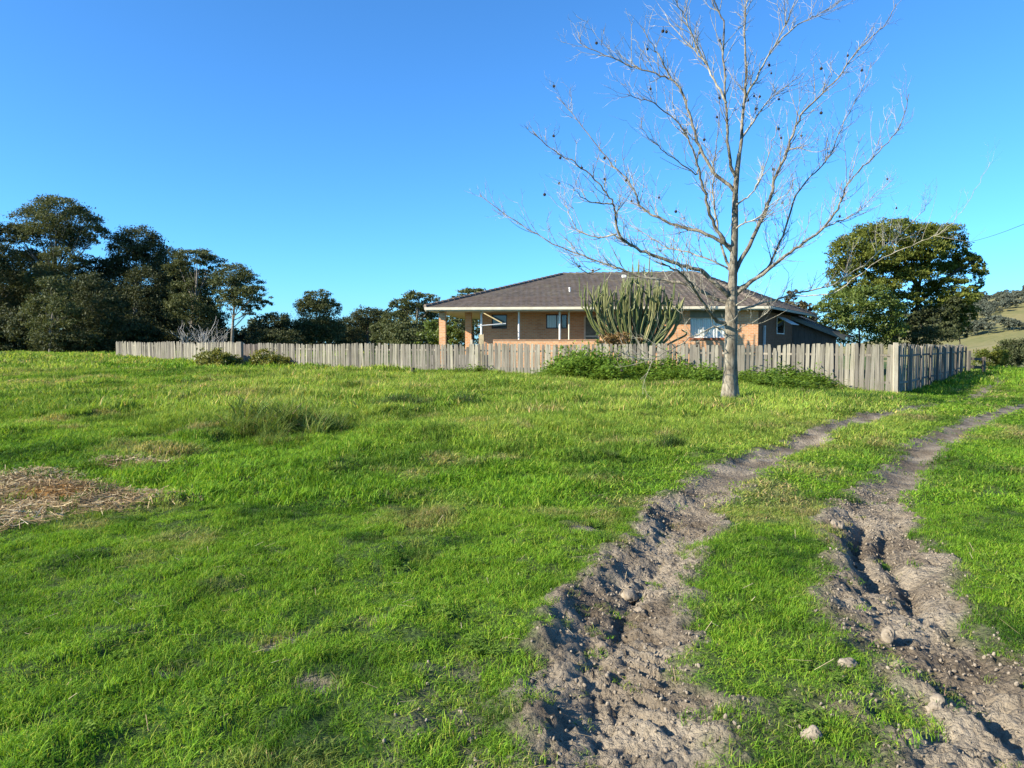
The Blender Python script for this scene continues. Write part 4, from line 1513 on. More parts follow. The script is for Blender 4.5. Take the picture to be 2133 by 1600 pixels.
def leafy_tree(name, label, Yt, base_px, lobes, leaf, mat, bark, trunk_r, dens=1.0, group=None, elong=2.6, hollow=0.5, trunk_px_=None, seed=0, spread=0.9, cat='tree', droop=0.3, limbs=True, droot=0.0, fat=1.16):
    """lobes: (px, py, half width px, half height px[, depth offset m]) as seen in the photograph, at distance Yt"""
    rg = np.random.default_rng(seed + 1000)
    r_ = random.Random(seed)
    k = Yt / FPX
    bx = (base_px - 1066.5) / FPX * Yt
    bz = float(base_ground(np.array([bx]), np.array([Yt]))[0]) + droot
    root = empty(name, (bx, Yt, bz), label, cat, group)
    V = []; F = []; LC = []; nv = 0
    cents = []
    for lb in lobes:
        px, py, hw_, hh_ = lb[:4]
        hw_, hh_ = hw_ * fat, hh_ * (fat + 0.10)
        dy = lb[4] if len(lb) > 4 else r_.uniform(-spread, spread) * hw_ * k * 1.3
        c_ = at(px, py, Yt + dy)
        rx, rz = hw_ * k, hh_ * k
        ry = rx * 0.9
        n_ = int(dens * 26 * (rx * rz + rx * ry + ry * rz) / (leaf * leaf) * 0.80)
        n_ = max(200, min(n_, 8000))
        pts_, spi, ks = lobe_points(c_[0], c_[1], c_[2], rx, ry, rz, n_, rg, hollow)
        v_, f_ = leaf_quads(pts_, leaf, elong, rg, droop)
        tone = rg.random(ks)
        lc_ = np.clip(0.55 * tone[spi] + 0.45 * rg.random(n_), 0, 1)
        V.append(v_); F.append(f_ + nv); LC.append(np.repeat(lc_, 4)); nv += len(v_)
        cents.append(c_)
    me = np_mesh('crown', np.concatenate(V), [np.concatenate(F)], mat, False, {'lc': np.concatenate(LC)})
    add_np('crown', me, root)
    # trunk and limbs reaching into the lobes
    tm = MB()
    if trunk_px_ is None:
        top = min(cents, key=lambda c: abs(c[0] - bx) - 0.3 * c[2])
        path = [np.array([bx, Yt, bz - 0.3]), np.array([bx + 0.1 * (top[0] - bx), Yt, bz + 0.35 * (top[2] - bz)]), np.array([bx + 0.5 * (top[0] - bx), Yt, bz + 0.7 * (top[2] - bz)]), top]
    else:
        path = [at(x, y, Yt) for x, y in trunk_px_]
        path[0][2] = bz - 0.3
    tp_ = catmull(path, 5)
    tm.tube(tp_, list(np.linspace(trunk_r, trunk_r * 0.14, len(tp_))), 8, True)
    if limbs:
        for c_ in cents:
            zz = tp_[:, 2]
            # leave the trunk below the lobe
            want = bz + 0.62 * (c_[2] - bz)
            i = int(np.argmin(np.abs(zz - want)))
            a_ = tp_[i]
            if np.linalg.norm(c_ - a_) < 0.5: continue
            mid = a_ + (c_ - a_) * 0.5 + np.array([0, 0, -0.06 * np.linalg.norm(c_ - a_)])
            pp = catmull([a_, mid, c_], 4)
            rr0 = trunk_r * 0.26
            tm.tube(pp, list(np.linspace(rr0, rr0 * 0.25, len(pp))), 5, False)
            for _ in range(3):
                e_ = c_ + np.array([r_.gauss(0, 0.5), r_.gauss(0, 0.5), r_.uniform(0.0, 0.7)]) * np.array([lobes[0][2] * k, lobes[0][2] * k, lobes[0][3] * k])
                tm.tube([pp[2], (pp[2] + e_) / 2 + np.array([0, 0, 0.05]), e_], [rr0 * 0.4, rr0 * 0.28, rr0 * 0.1], 4, False)
    tm.build('trunk', bark, root, True)
    return root


M_GUM = mat_leaf('gum_leaves', (0.026, 0.036, 0.013), (0.062, 0.078, 0.028), (0.140, 0.150, 0.062), 0.22, 0.6, 0.15)
M_GUM2 = mat_leaf('dark_gum_leaves', (0.020, 0.029, 0.012), (0.046, 0.058, 0.023), (0.100, 0.108, 0.048), 0.2, 0.6, 0.15)
M_OLIVE = mat_leaf('olive_leaves', (0.036, 0.054, 0.011), (0.095, 0.118, 0.021), (0.195, 0.205, 0.040), 0.3, 0.6, 0.12)
M_BRIGHT = mat_leaf('bright_leaves', (0.030, 0.052, 0.010), (0.080, 0.118, 0.020), (0.165, 0.205, 0.040), 0.30)
M_GREYBARK = mat_bark('grey_gum_bark', (0.20, 0.18, 0.15), (0.34, 0.31, 0.27), (0.10, 0.09, 0.075), (4, 4, 0.8))
M_DARKBARK = mat_bark('dark_bark', (0.085, 0.07, 0.055), (0.14, 0.12, 0.095), (0.04, 0.034, 0.028), (4, 4, 0.8))
FG = 'gum trees at the forest edge'

leafy_tree('gum_tree', 'tallest gum tree with broad domed crown at the forest edge', 78, 118,
           [(118, 438, 44, 22), (72, 462, 38, 24), (165, 460, 36, 24), (202, 488, 22, 15), (105, 490, 52, 22), (38, 488, 26, 16), (150, 497, 38, 18), (62, 540, 30, 18), (128, 540, 34, 20),
            (100, 585, 42, 22), (150, 578, 36, 18), (60, 600, 30, 20), (120, 640, 45, 26), (165, 625, 26, 22)], 0.23, M_GUM, M_GREYBARK, 0.42, 1.0, FG, seed=1,
           trunk_px_=[(118, 738), (112, 690), (108, 640), (112, 580), (116, 520), (116, 460)])
leafy_tree('gum_tree', 'gum tree cut by the left picture edge', 74, -10,
           [(-5, 485, 30, 18), (-50, 500, 40, 30), (5, 535, 26, 22), (-30, 560, 40, 30), (15, 590, 30, 28), (-20, 640, 50, 40), (20, 680, 36, 34)], 0.23, M_GUM2, M_GREYBARK, 0.38, 1.0, FG, seed=2)
leafy_tree('gum_tree', 'gum tree with round dark crown second tallest in the forest', 80, 285,
           [(285, 500, 40, 22), (258, 525, 28, 24), (315, 530, 26, 26), (285, 550, 44, 26), (255, 585, 34, 28), (305, 590, 36, 28), (280, 635, 46, 30), (240, 640, 34, 34)], 0.23, M_GUM2, M_GREYBARK, 0.36, 1.05, FG, seed=3)
leafy_tree('gum_tree', 'slim gum tree squeezed behind the second tallest crown', 86, 352,
           [(350, 540, 26, 18), (340, 572, 30, 22), (365, 590, 28, 24), (345, 625, 36, 28)], 0.23, M_GUM2, M_DARKBARK, 0.3, 1.0, FG, seed=4)
leafy_tree('gum_tree', 'open crowned gum tree leaning to the clearing', 76, 400,
           [(405, 535, 36, 13), (440, 548, 24, 13), (375, 560, 26, 16), (425, 580, 30, 15), (395, 605, 34, 18), (438, 622, 22, 20), (380, 640, 34, 22), (420, 660, 28, 20)], 0.225, M_GUM, M_GREYBARK, 0.28, 0.9, FG, seed=5,
           trunk_px_=[(392, 738), (398, 690), (405, 640), (410, 590), (410, 550)])
leafy_tree('gum_tree', 'lone gum tree at the end of the forest with drooping right branch', 72, 484,
           [(487, 573, 30, 15), (512, 590, 24, 16), (470, 592, 22, 15), (500, 618, 26, 13), (530, 612, 18, 12), (548, 628, 14, 8), (478, 628, 20, 12), (520, 645, 16, 8)], 0.21, M_GUM, M_GREYBARK, 0.20, 0.95, FG, fat=1.36, seed=6,
           trunk_px_=[(482, 738), (484, 700), (486, 660), (490, 620), (492, 585)])
leafy_tree('gum_tree', 'low dark tree under the tallest gum', 70, 190,
           [(190, 600, 34, 24), (215, 640, 34, 30), (170, 670, 40, 34), (215, 690, 34, 34)], 0.225, M_GUM2, M_DARKBARK, 0.25, 1.1, FG, seed=7)
leafy_tree('gum_tree', 'olive green sapling in front of the tallest gum', 66, 105,
           [(105, 600, 30, 22), (92, 640, 34, 26), (130, 650, 30, 24), (105, 690, 40, 30)], 0.24, M_GUM, M_GREYBARK, 0.14, 0.9, FG, seed=8)
for i, (px, Yt, lbs, lab) in enumerate(((55, 83, [(50, 560, 46, 26), (20, 600, 40, 30), (75, 610, 44, 30), (45, 650, 50, 34)], 'dark gum tree filling the space left of the tallest gum'),
                                        (205, 84, [(195, 560, 36, 20), (230, 580, 34, 24), (180, 610, 40, 28), (220, 640, 44, 32), (195, 680, 44, 30)], 'dark gum tree between the two tallest crowns'),
                                        (395, 85, [(370, 575, 34, 22), (410, 600, 40, 24), (360, 620, 40, 28), (400, 650, 44, 28), (440, 665, 30, 24), (370, 690, 40, 26)], 'dark gum tree behind the open crowned one'))):
    leafy_tree('gum_tree', lab, Yt, px, lbs, 0.28, M_GUM2, M_DARKBARK, 0.26, 1.0, FG, seed=90 + i)
# broad leafed understorey along the forest edge, one shrub at a time
for i, (px, top, hw_, Yt, lab) in enumerate(((20, 650, 60, 72, 'dark understorey shrub below the tree cut by the picture edge'), (150, 690, 60, 69, 'dark understorey shrub right of the olive sapling'),
                                             (265, 665, 62, 74, 'dark understorey shrub just left of the fence end'), (345, 655, 58, 78, 'dark understorey shrub behind the left fence end'), (430, 680, 46, 74, 'dark understorey shrub below the open crowned gum'),
                                             (-60, 660, 60, 70, 'dark understorey shrub mostly outside the picture'))):
    h_ = (740 - top) / 2
    leafy_tree('understorey_shrub', lab, Yt, px, [(px, top + h_ * 0.7, hw_ * 0.75, h_ * 0.7), (px - hw_ * 0.5, top + h_ * 1.25, hw_ * 0.6, h_ * 0.8), (px + hw_ * 0.5, top + h_ * 1.2, hw_ * 0.6, h_ * 0.8), (px, top + h_ * 1.6, hw_ * 0.9, h_ * 0.6)],
               0.28, M_GUM2, M_DARKBARK, 0.12, 1.0, 'dark understorey of the forest', seed=30 + i, cat='shrub', limbs=False)
# far end of the wood, closing the view between the trunks
ev = np.random.default_rng(77)
V = []; F = []; LC = []; nv = 0
for i in range(46):
    px = -170 + 640 * i / 45 + ev.normal() * 8
    top = np.interp(px, [-170, 0, 120, 230, 330, 450, 480], [600, 590, 600, 600, 620, 680, 700]) + ev.normal() * 14
    Yt = 96 + ev.random() * 14
    c_ = at(px, (top + 742) / 2, Yt)
    rz = (742 - top) / 2 * Yt / FPX
    p_, spi, ks = lobe_points(c_[0], c_[1], c_[2], 2.6, 2.2, rz, 900, ev, 0.2)
    v_, f_ = leaf_quads(p_, 0.62, 2.2, ev)
    V.append(v_); F.append(f_ + nv); nv += len(v_); LC.append(np.repeat(0.6 * ev.random(900), 4))
o = add_np('dense_woodland', np_mesh('dense_woodland', np.concatenate(V), [np.concatenate(F)], M_GUM2, False, {'lc': np.concatenate(LC)}))
setprops(o, 'dense dark interior of the forest behind the gum trees', None, None, 'stuff')

V = []; F = []; LC = []; nv = 0
for i in range(44):
    px = 505 + 440 * i / 43 + ev.normal() * 6
    top = 678 + 9 * math.sin(px * 0.045) + ev.normal() * 9
    Yt = 104 + ev.random() * 14
    c_ = at(px, (top + 738) / 2, Yt)
    rz = (738 - top) / 2 * Yt / FPX
    p_, spi, ks = lobe_points(c_[0], c_[1], c_[2], 1.7, 1.7, rz, 800, ev, 0.2)
    v_, f_ = leaf_quads(p_, 0.45, 2.2, ev)
    V.append(v_); F.append(f_ + nv); nv += len(v_); LC.append(np.repeat(0.2 + 0.7 * ev.random(800), 4))
o = add_np('distant_treeline', np_mesh('distant_treeline', np.concatenate(V), [np.concatenate(F)], M_GUM2, False, {'lc': np.concatenate(LC)}))
setprops(o, 'low dark line of trees far behind the garden fence', None, None, 'stuff')

# trees between forest and house, beyond the fence
GT = 'trees beyond the garden fence'
leafy_tree('round_tree', 'round topped tree standing clear of the others beyond the fence', 84, 660,
           [(662, 618, 22, 12), (640, 640, 24, 16), (684, 642, 22, 16), (660, 650, 32, 20), (660, 685, 38, 22), (690, 690, 26, 22), (635, 692, 28, 20)], 0.225, M_GUM, M_GREYBARK, 0.2, 1.0, GT, seed=11, trunk_px_=[(655, 735), (657, 700), (659, 670), (660, 640)])
leafy_tree('round_tree', 'low dark tree left of the round topped tree', 80, 570,
           [(572, 672, 32, 16), (548, 692, 28, 16), (600, 690, 28, 18), (575, 706, 44, 16)], 0.25, M_GUM2, M_DARKBARK, 0.18, 1.05, GT, seed=12)
leafy_tree('round_tree', 'dull green tree halfway between the round tree and the house', 90, 765,
           [(765, 658, 26, 14), (738, 676, 26, 16), (790, 668, 26, 18), (760, 695, 44, 22), (728, 702, 28, 16)], 0.23, M_GUM2, M_DARKBARK, 0.18, 1.0, GT, seed=13)
leafy_tree('round_tree', 'tall bushy tree just left of the house', 70, 862,
           [(872, 625, 28, 14), (840, 640, 24, 14), (898, 640, 20, 18), (862, 660, 42, 22), (825, 672, 28, 20), (850, 700, 50, 24), (905, 690, 26, 26), (800, 694, 26, 20)], 0.25, M_GUM, M_GREYBARK, 0.22, 1.0, GT, seed=14)
leafy_tree('garden_shrub', 'dark green shrub seen between the brick piers of the house', 47, 930,
           [(905, 690, 26, 20), (935, 700, 24, 18), (890, 704, 24, 14), (950, 692, 14, 16)], 0.20, M_BRIGHT, M_DARKBARK, 0.08, 0.8, None, seed=15, cat='shrub', limbs=False)
leafy_tree('round_tree', 'treetop showing above the left slope of the house roof', 66, 985,
           [(985, 612, 26, 10), (965, 625, 24, 10), (1010, 618, 22, 8), (985, 650, 36, 26), (960, 668, 26, 26)], 0.225, M_GUM, M_DARKBARK, 0.2, 1.0, GT, seed=16)
leafy_tree('round_tree', 'dark tree behind the porch end of the house', 62, 975,
           [(960, 690, 14, 20), (985, 700, 20, 14), (1000, 672, 14, 20)], 0.24, M_GUM2, M_DARKBARK, 0.15, 0.8, GT, seed=17)
leafy_tree('conical_tree', 'dark pointed tree rising behind the lean-to roof', 60, 1656,
           [(1652, 612, 10, 10), (1648, 630, 18, 12), (1660, 645, 26, 14), (1645, 662, 28, 14), (1672, 668, 26, 16)], 0.24, mat_leaf('bronze_leaves', (0.03, 0.03, 0.012), (0.07, 0.06, 0.025), (0.15, 0.115, 0.05), 0.2), M_DARKBARK, 0.16, 1.1, None, seed=18)
# big tree at the right, two trunks showing through the gaps
big = leafy_tree('spreading_tree', 'big spreading tree with open gaps behind the side fence', 54, 1880,
                 [(1860, 484, 44, 20), (1810, 498, 40, 24), (1915, 492, 42, 22), (1965, 488, 34, 18), (1768, 525, 34, 26), (1985, 518, 28, 22), (2015, 545, 26, 18), (2040, 572, 14, 26), (1755, 572, 26, 26), (1790, 560, 34, 26), (1835, 535, 40, 20),
                  (1905, 540, 40, 16), (1945, 560, 34, 14), (1900, 575, 34, 14), (1770, 612, 34, 16), (2030, 605, 14, 10), (1975, 590, 34, 12), (2000, 620, 36, 16), (1965, 640, 40, 18), (2010, 650, 22, 18), (1990, 672, 26, 16), (1850, 570, 34, 20), (1830, 600, 36, 16), (1880, 625, 36, 14), (1930, 605, 30, 12), (1920, 520, 44, 18), (1985, 560, 26, 12)],
                 0.20, M_OLIVE, M_DARKBARK, 0.30, 1.35, None, limbs=False, fat=1.16, seed=21, trunk_px_=[(1868, 725), (1862, 690), (1858, 640), (1862, 590), (1870, 540), (1875, 500)], hollow=0.35)
for path in ([(1905, 725), (1905, 680), (1912, 630), (1915, 590), (1935, 545), (1960, 510)], [(1912, 630), (1950, 600), (1990, 565), (2030, 545)], [(1858, 640), (1830, 600), (1800, 560)], [(1915, 600), (1890, 560), (1880, 520)]):
    MB().tube(catmull([at(x, y, 54.3) for x, y in path], 4), list(np.linspace(0.2, 0.06, 4 * (len(path) - 1) + 1)), 7).build('limb', M_DARKBARK, big, True)
leafy_tree('leafy_shrub', 'bright olive bush swelling over the side fence below the big tree', 50, 1790,
           [(1760, 628, 40, 20), (1810, 622, 40, 20), (1730, 650, 32, 20), (1785, 655, 44, 24), (1840, 645, 36, 22), (1745, 685, 36, 26), (1800, 690, 44, 28), (1850, 685, 34, 28)], 0.20, M_BRIGHT, M_DARKBARK, 0.10, 0.9, None, seed=22, cat='shrub', limbs=False)
leafy_tree('leafy_shrub', 'dark shaded bush behind the side fence under the big tree', 52, 1930,
           [(1900, 660, 40, 20), (1945, 672, 40, 22), (1890, 695, 44, 22), (1945, 702, 40, 18), (1975, 690, 20, 16), (1990, 640, 20, 20)], 0.22, M_GUM2, M_DARKBARK, 0.10, 1.0, None, seed=23, cat='shrub', limbs=False)
# shrubs beyond the end of the track
for i, (px, py, hw_, hh_, Yt, mt, lab) in enumerate(((2065, 742, 26, 18, 64, M_OLIVE, 'yellowish bush left of the bushes past the end of the track'), (2105, 732, 26, 20, 68, M_GUM, 'grey green bush past the end of the track'), (2140, 728, 26, 20, 66, M_GUM2, 'dark bush at the right picture edge past the track'))):
    leafy_tree('track_shrub', lab, Yt, px, [(px, py, hw_, hh_), (px - hw_ * 0.6, py + 8, hw_ * 0.6, hh_ * 0.8), (px + hw_ * 0.6, py + 6, hw_ * 0.6, hh_ * 0.8), (px, py + hh_ * 0.9, hw_, hh_ * 0.8)], 0.22, mt, M_DARKBARK, 0.08, 0.8, 'bushes past the end of the track', seed=60 + i, cat='shrub', limbs=False)
# hanging foliage patch below the big tree, in front of the hill
leafy_tree('small_tree', 'small dark tree on the slope right of the big tree', 70, 2000,
           [(1998, 672, 16, 16), (2006, 690, 12, 12), (1990, 690, 14, 14)], 0.24, M_GUM2, M_DARKBARK, 0.1, 0.9, None, seed=64, limbs=False)

# far hillside: a wood of grey green trees, too far to count
fr_ = np.random.default_rng(5)


def far_tree_mesh(seed):
    rg = np.random.default_rng(seed)
    P_ = []; 
    for i in range(5):
        p_, a_, b_ = lobe_points(rg.normal() * 1.2, rg.normal() * 1.2, 4 + rg.random() * 3, 2.2, 2.2, 1.9, 110, rg, 0.4)
        P_.append(p_)
    p_ = np.concatenate(P_)
    v_, f_ = leaf_quads(p_, 1.1, 1.8, rg)
    n0 = len(v_)
    tv = np.array([[-.2, 0, -0.5], [.2, 0, -0.5], [.1, 0, 5], [-.1, 0, 5], [0, -.2, -0.5], [0, .2, -0.5], [0, .1, 5], [0, -.1, 5]])
    v_ = np.concatenate([v_, tv]); f_ = np.concatenate([f_, np.array([[0, 1, 2, 3], [4, 5, 6, 7]]) + n0])
    return np_mesh('hill_tree', v_, [f_], M_HILLTREE, False, {'lc': np.concatenate([np.repeat(rg.random(len(p_)), 4), np.zeros(8)])})


M_HILLTREE = mat_leaf('hill_tree_leaves', (0.060, 0.074, 0.058), (0.100, 0.115, 0.088), (0.155, 0.165, 0.120), 0.25, 0.7, 0.1)
ht = [far_tree_mesh(i) for i in range(4)]
coll_h = source_collection('hill_tree', ht)
pts = []
for i in range(5200):
    x = fr_.uniform(180, 760); y = fr_.uniform(370, 780)
    uu = x / y
    if uu < 0.56 or uu > 1.0: continue
    d_ = fbm(np.array([x / 55]), np.array([y / 45]), 66, 3)[0]
    if d_ < -0.02 + 0.10 * float(sstep(560, 660, y)): continue
    pts.append((x, y, hill_z(x, y) - 0.4))
pts = np.array(pts)
n_ = len(pts)
scatter('hillside_woodland', pts, np.stack([np.zeros(n_), np.zeros(n_), fr_.random(n_) * 6.28], -1), np.repeat((0.55 + 0.5 * fr_.random(n_))[:, None], 3, 1), fr_.integers(0, 4, n_), np.ones((n_, 3)), coll_h, 'grey green woodland on the far hillside')

# ------------------------------------------------------------------ the cactus in the garden
M_CACT = Mat('cactus_skin', 0.55, 0.3)
cn = M_CACT.noise(5.0, 4, 0.6, M_CACT.coord('Object'))
M_CACT.color(M_CACT.mix(M_CACT.math('MULTIPLY', M_CACT.rand(), 0.75), M_CACT.ramp(cn, [(0.3, (0.065, 0.090, 0.025)), (0.7, (0.135, 0.160, 0.048))]), (0.25, 0.24, 0.11)))
M_CACT = M_CACT.m
CY = 35.4
cb = at(1322, 745, CY)
cact = empty('candelabra_cactus', (cb[0], CY, float(base_ground(cb[:1], cb[1:2])[0])), 'huge many stemmed candelabra cactus against the house wall', 'cactus')
rc = random.Random(9)


def ribbed(mb, P, rad, n=10):
    P = [np.array(p_) for p_ in P]
    i0 = mb.n
    mb.tube(P, rad, n, True)
    # five ribs: pull every second line in
    for i in range(len(P)):
        for k in range(n):
            if k % 2:
                v_ = np.array(mb.v[i0 + i * n + k])
                mb.v[i0 + i * n + k] = tuple(v_ + (P[i] - v_) * 0.42)


stems = []
for i in range(96):
    t = i / 95
    tipx = 1230 + 180 * t + rc.gauss(0, 12)
    topy = np.interp(tipx, [1220, 1250, 1300, 1335, 1370, 1410, 1435], [590, 585, 578, 565, 585, 625, 655]) + abs(rc.gauss(0, 30))
    dy = rc.uniform(-1.1, 0.9)
    bxp = 1322 + (tipx - 1325) * 0.28 + rc.gauss(0, 6)
    midx = bxp + (tipx - bxp) * rc.uniform(0.6, 1.0); midy = 735 - (735 - topy) * 0.42
    stems.append(([(bxp, 745), (midx, midy), (tipx + rc.gauss(0, 3), topy + (midy - topy) * 0.35), (tipx + rc.gauss(0, 5), topy)], dy))
for px_, yy_ in ((1331, 540), (1318, 548), (1342, 550), (1358, 556)):
    stems.append(([(1322, 740), (1326 + (px_ - 1330) * 0.5, 660), (px_ - 2, 600), (px_, yy_)], rc.uniform(-.3, .4)))
for k_ in range(7):
    stems.append(([(1335, 742), (1362 + 3 * k_, 710 - 3 * k_), (1385 + 4 * k_, 690 - 5 * k_), (1396 + 5 * k_, 655 - 6 * k_)], rc.uniform(-.8, .2)))
for pxs, dy in stems:
    P = catmull([at(x, y, CY + dy * (0.15 + 0.85 * j / (len(pxs) - 1))) for j, (x, y) in enumerate(pxs)], 4)
    P[0][2] = min(P[0][2], 0.8)
    r0_ = rc.uniform(0.036, 0.062)
    m = MB()
    ribbed(m, P, list(np.interp(np.linspace(0, 1, len(P)), [0, .3, .9, 1], [r0_ * 1.1, r0_, r0_ * 0.85, r0_ * 0.3])))
    # joints: short side arms
    if rc.random() < 0.55:
        j = rc.randint(5, len(P) - 3)
        d_ = np.array([rc.choice((-1, 1)) * 0.22, rc.uniform(-.2, .2), 0.18])
        ribbed(m, [P[j], P[j] + d_, P[j] + d_ * 1.2 + np.array([0, 0, 0.5 + 0.5 * rc.random()])], [r0_ * 0.7, r0_ * 0.7, r0_ * 0.35])
    m.build('stem', M_CACT, cact)
leafy_tree('dry_shrub', 'dry orange brown shrub at the foot of the cactus', 35.0, 1290,
           [(1285, 706, 26, 12), (1310, 708, 22, 10), (1265, 712, 18, 8)], 0.12, mat_leaf('dry_leaves', (0.10, 0.05, 0.015), (0.20, 0.115, 0.04), (0.26, 0.19, 0.07), 0.2), M_DARKBARK, 0.05, 0.6, None, seed=71, cat='shrub', limbs=False)

# ------------------------------------------------------------------ shrubs, weeds and tussocks along the fence
M_GORSE = mat_leaf('yellow_green_leaves', (0.06, 0.075, 0.012), (0.13, 0.150, 0.024), (0.25, 0.235, 0.05), 0.3)
for i, (px, py, lab) in enumerate(((453, 750, 'yellow green shrub against the fence left of the gate'), (562, 753, 'yellow green shrub against the fence right of the gate'))):
    leafy_tree('fence_shrub', lab, 38.0 if i == 0 else 38.6, px, [(px - 8, py - 4, 26, 17), (px + 18, py + 4, 24, 13), (px - 24, py + 5, 16, 12), (px + 34, py + 9, 16, 9), (px, py + 10, 36, 10)], 0.12, M_GORSE, M_DARKBARK, 0.04, 1.0, 'shrubs against the paling fence', seed=80 + i, cat='shrub', limbs=False, elong=2.2)

# dead grey shrub behind the left fence
ds = at(425, 735, 56)
dead = empty('dead_shrub', (ds[0], 56, 0.6), 'leafless grey shrub showing over the left fence', 'shrub')
for i in range(9):
    tm = MB()
    a = at(425 + rc.uniform(-28, 28), 730, 56 + rc.uniform(-.6, .6))
    d_ = np.array([rc.gauss(0, 0.6), rc.gauss(0, 0.4), 1.0])
    a[2] = 0.6
    twig(tm, a, d_, rc.uniform(1.7, 2.4), 0.035, rc, 0)
    for _ in range(5):
        twig(tm, a + d_ * rc.uniform(0.4, 1.3), d_ + np.array([rc.gauss(0, .9), rc.gauss(0, .6), 0]), rc.uniform(0.6, 1.4), 0.02, rc, 0)
    tm.build('stem', mat_plain('dead_wood', (0.34, 0.32, 0.29), 0.9) if i == 0 else bpy.data.materials['dead_wood'], dead)


def broad_leaf_plant(seed, nl, h, wleaf):
    """weed: arching broad leaves and leafy stalks"""
    rg = np.random.default_rng(seed)
    V = []; F = []; LCc = []
    for i in range(nl):
        a = rg.random() * 6.283; r_ = 0.16 * math.sqrt(rg.random())
        b = np.array([r_ * math.cos(a), r_ * math.sin(a), 0]); hh_ = h * (0.35 + 0.75 * rg.random())
        d_ = np.array([math.cos(a + rg.normal() * 0.8), math.sin(a + rg.normal() * 0.8), 0])
        tip0 = b + d_ * hh_ * 0.35 + np.array([0, 0, hh_])
        for k in range(3):
            t = 0.45 + 0.55 * rg.random()
            c_ = b + (tip0 - b) * t
            yaw = rg.random() * 6.283
            ld = np.array([math.cos(yaw), math.sin(yaw), rg.uniform(-0.5, 0.5)]); ld /= np.linalg.norm(ld)
            wd = np.cross(ld, np.array([0, 0, 1.0])); wd /= np.linalg.norm(wd)
            L_ = wleaf * (0.7 + 0.8 * rg.random())
            q_ = len(V)
            V += [c_, c_ + ld * L_ * 0.5 + wd * L_ * 0.27, c_ + ld * L_, c_ + ld * L_ * 0.5 - wd * L_ * 0.27]
            F.append((q_, q_ + 1, q_ + 2, q_ + 3)); lc_ = rg.random(); LCc += [lc_] * 4
    return np_mesh('weed', V, [np.array(F)], M_WEED, False, {'lc': LCc})


M_WEED = mat_leaf('weed_leaves', (0.055, 0.105, 0.014), (0.125, 0.215, 0.030), (0.225, 0.335, 0.055), 0.4, 0.6, 0.08)
coll_w = source_collection('weed_plant', [broad_leaf_plant(500 + i, 26, 0.5, 0.105) for i in range(5)])
rw = np.random.default_rng(31)


def weed_patch(label, px0, px1, hgt, depth, n_, mid=None):
    """along the foot of the front fence between two picture columns"""
    P_ = []; S_ = []
    for i in range(n_):
        t = rw.random(); px = px0 + (px1 - px0) * t
        u_ = (px - 1066.5) / FPX
        Yf = 32.79 / (1 + 0.507 * u_)
        Y = Yf - 0.25 - depth * rw.random() ** 1.3
        x = u_ * Y
        prof = math.sin(math.pi * min(max(t, 0.04), 0.96)) ** 0.5
        back = 1 - 0.55 * (Yf - Y) / (depth + 0.3)
        s_ = hgt * prof * back * (0.45 + 0.55 * rw.random()) * (0.75 + 0.6 * float(fbm(np.array([x * 1.3]), np.array([Y * 1.3]), 6, 2)[0])) * (1.5 if rw.random() < 0.10 else 1.0)
        P_.append((x, Y, float(base_ground(np.array([x]), np.array([Y]))[0]) - 0.03)); S_.append((0.9 + 0.4 * rw.random(), 0.9 + 0.4 * rw.random(), s_ / 0.5))
    n_ = len(P_)
    scatter('fence_weeds', np.array(P_), np.stack([rw.normal(0, .1, n_), rw.normal(0, .1, n_), rw.random(n_) * 6.28], -1), np.array(S_), rw.integers(0, 5, n_), np.ones((n_, 3)), coll_w, label)


weed_patch('low leafy weeds at the fence foot left of the porch', 880, 1100, 0.55, 1.0, 200)
weed_patch('tall leafy weeds at the fence in front of the cactus', 1120, 1370, 1.75, 2.6, 620)
weed_patch('leafy weeds at the fence left of the bare tree', 1350, 1510, 1.40, 2.4, 380)
weed_patch('leafy weeds at the fence right of the bare tree', 1515, 1740, 1.15, 3.0, 460)

# tussocks of long grass
tuss = [blade_clump(110, 0.20, 0.25, 0.62, 0.014, 0.75, 600 + i, M_GRASS, 4) for i in range(4)]
coll_t = source_collection('tussock', tuss)


def tussock_group(name, label, spots, tintc):
    P_ = []; S_ = []; Cc = []
    for (px, py, s_, k_) in spots:
        x0, y0_t, z0 = on_ground(px, py)
        for i in range(k_):
            x = x0 + rw.normal() * 0.30 * s_; y = y0_t + rw.normal() * 0.22 * s_
            P_.append((x, y, float(base_ground(np.array([x]), np.array([y]))[0]) - 0.02)); q_ = s_ * (0.6 + 0.5 * rw.random()); S_.append((q_, q_, q_))
            Cc.append(np.array(tintc) * (0.8 + 0.4 * rw.random()))
    n_ = len(P_)
    scatter(name, np.array(P_), np.stack([rw.normal(0, .12, n_), rw.normal(0, .12, n_), rw.random(n_) * 6.28], -1), np.array(S_), rw.integers(0, 4, n_), np.array(Cc), coll_t, label)


tussock_group('tussock_grass', 'big pale tussock of long grass in the paddock', [(560, 905, 1.0, 8), (610, 900, 1.25, 12), (660, 905, 1.0, 9), (520, 910, 0.7, 5), (600, 930, 0.6, 5)], (0.13, 0.19, 0.045))
tussock_group('tussock_grass', 'blue green tussocks of grass in the middle of the paddock', [(835, 852, 1.0, 10), (870, 850, 0.8, 6), (805, 850, 0.7, 5), (966, 845, 0.75, 5)], (0.075, 0.125, 0.045))
tussock_group('tussock_grass', 'dark tussocks of grass between the bare tree and the ruts', [(1400, 935, 0.6, 5), (1340, 870, 0.5, 4), (1440, 870, 0.45, 4), (1275, 955, 0.4, 3), (1530, 850, 0.5, 6), (1500, 846, 0.4, 4)], (0.07, 0.12, 0.03))

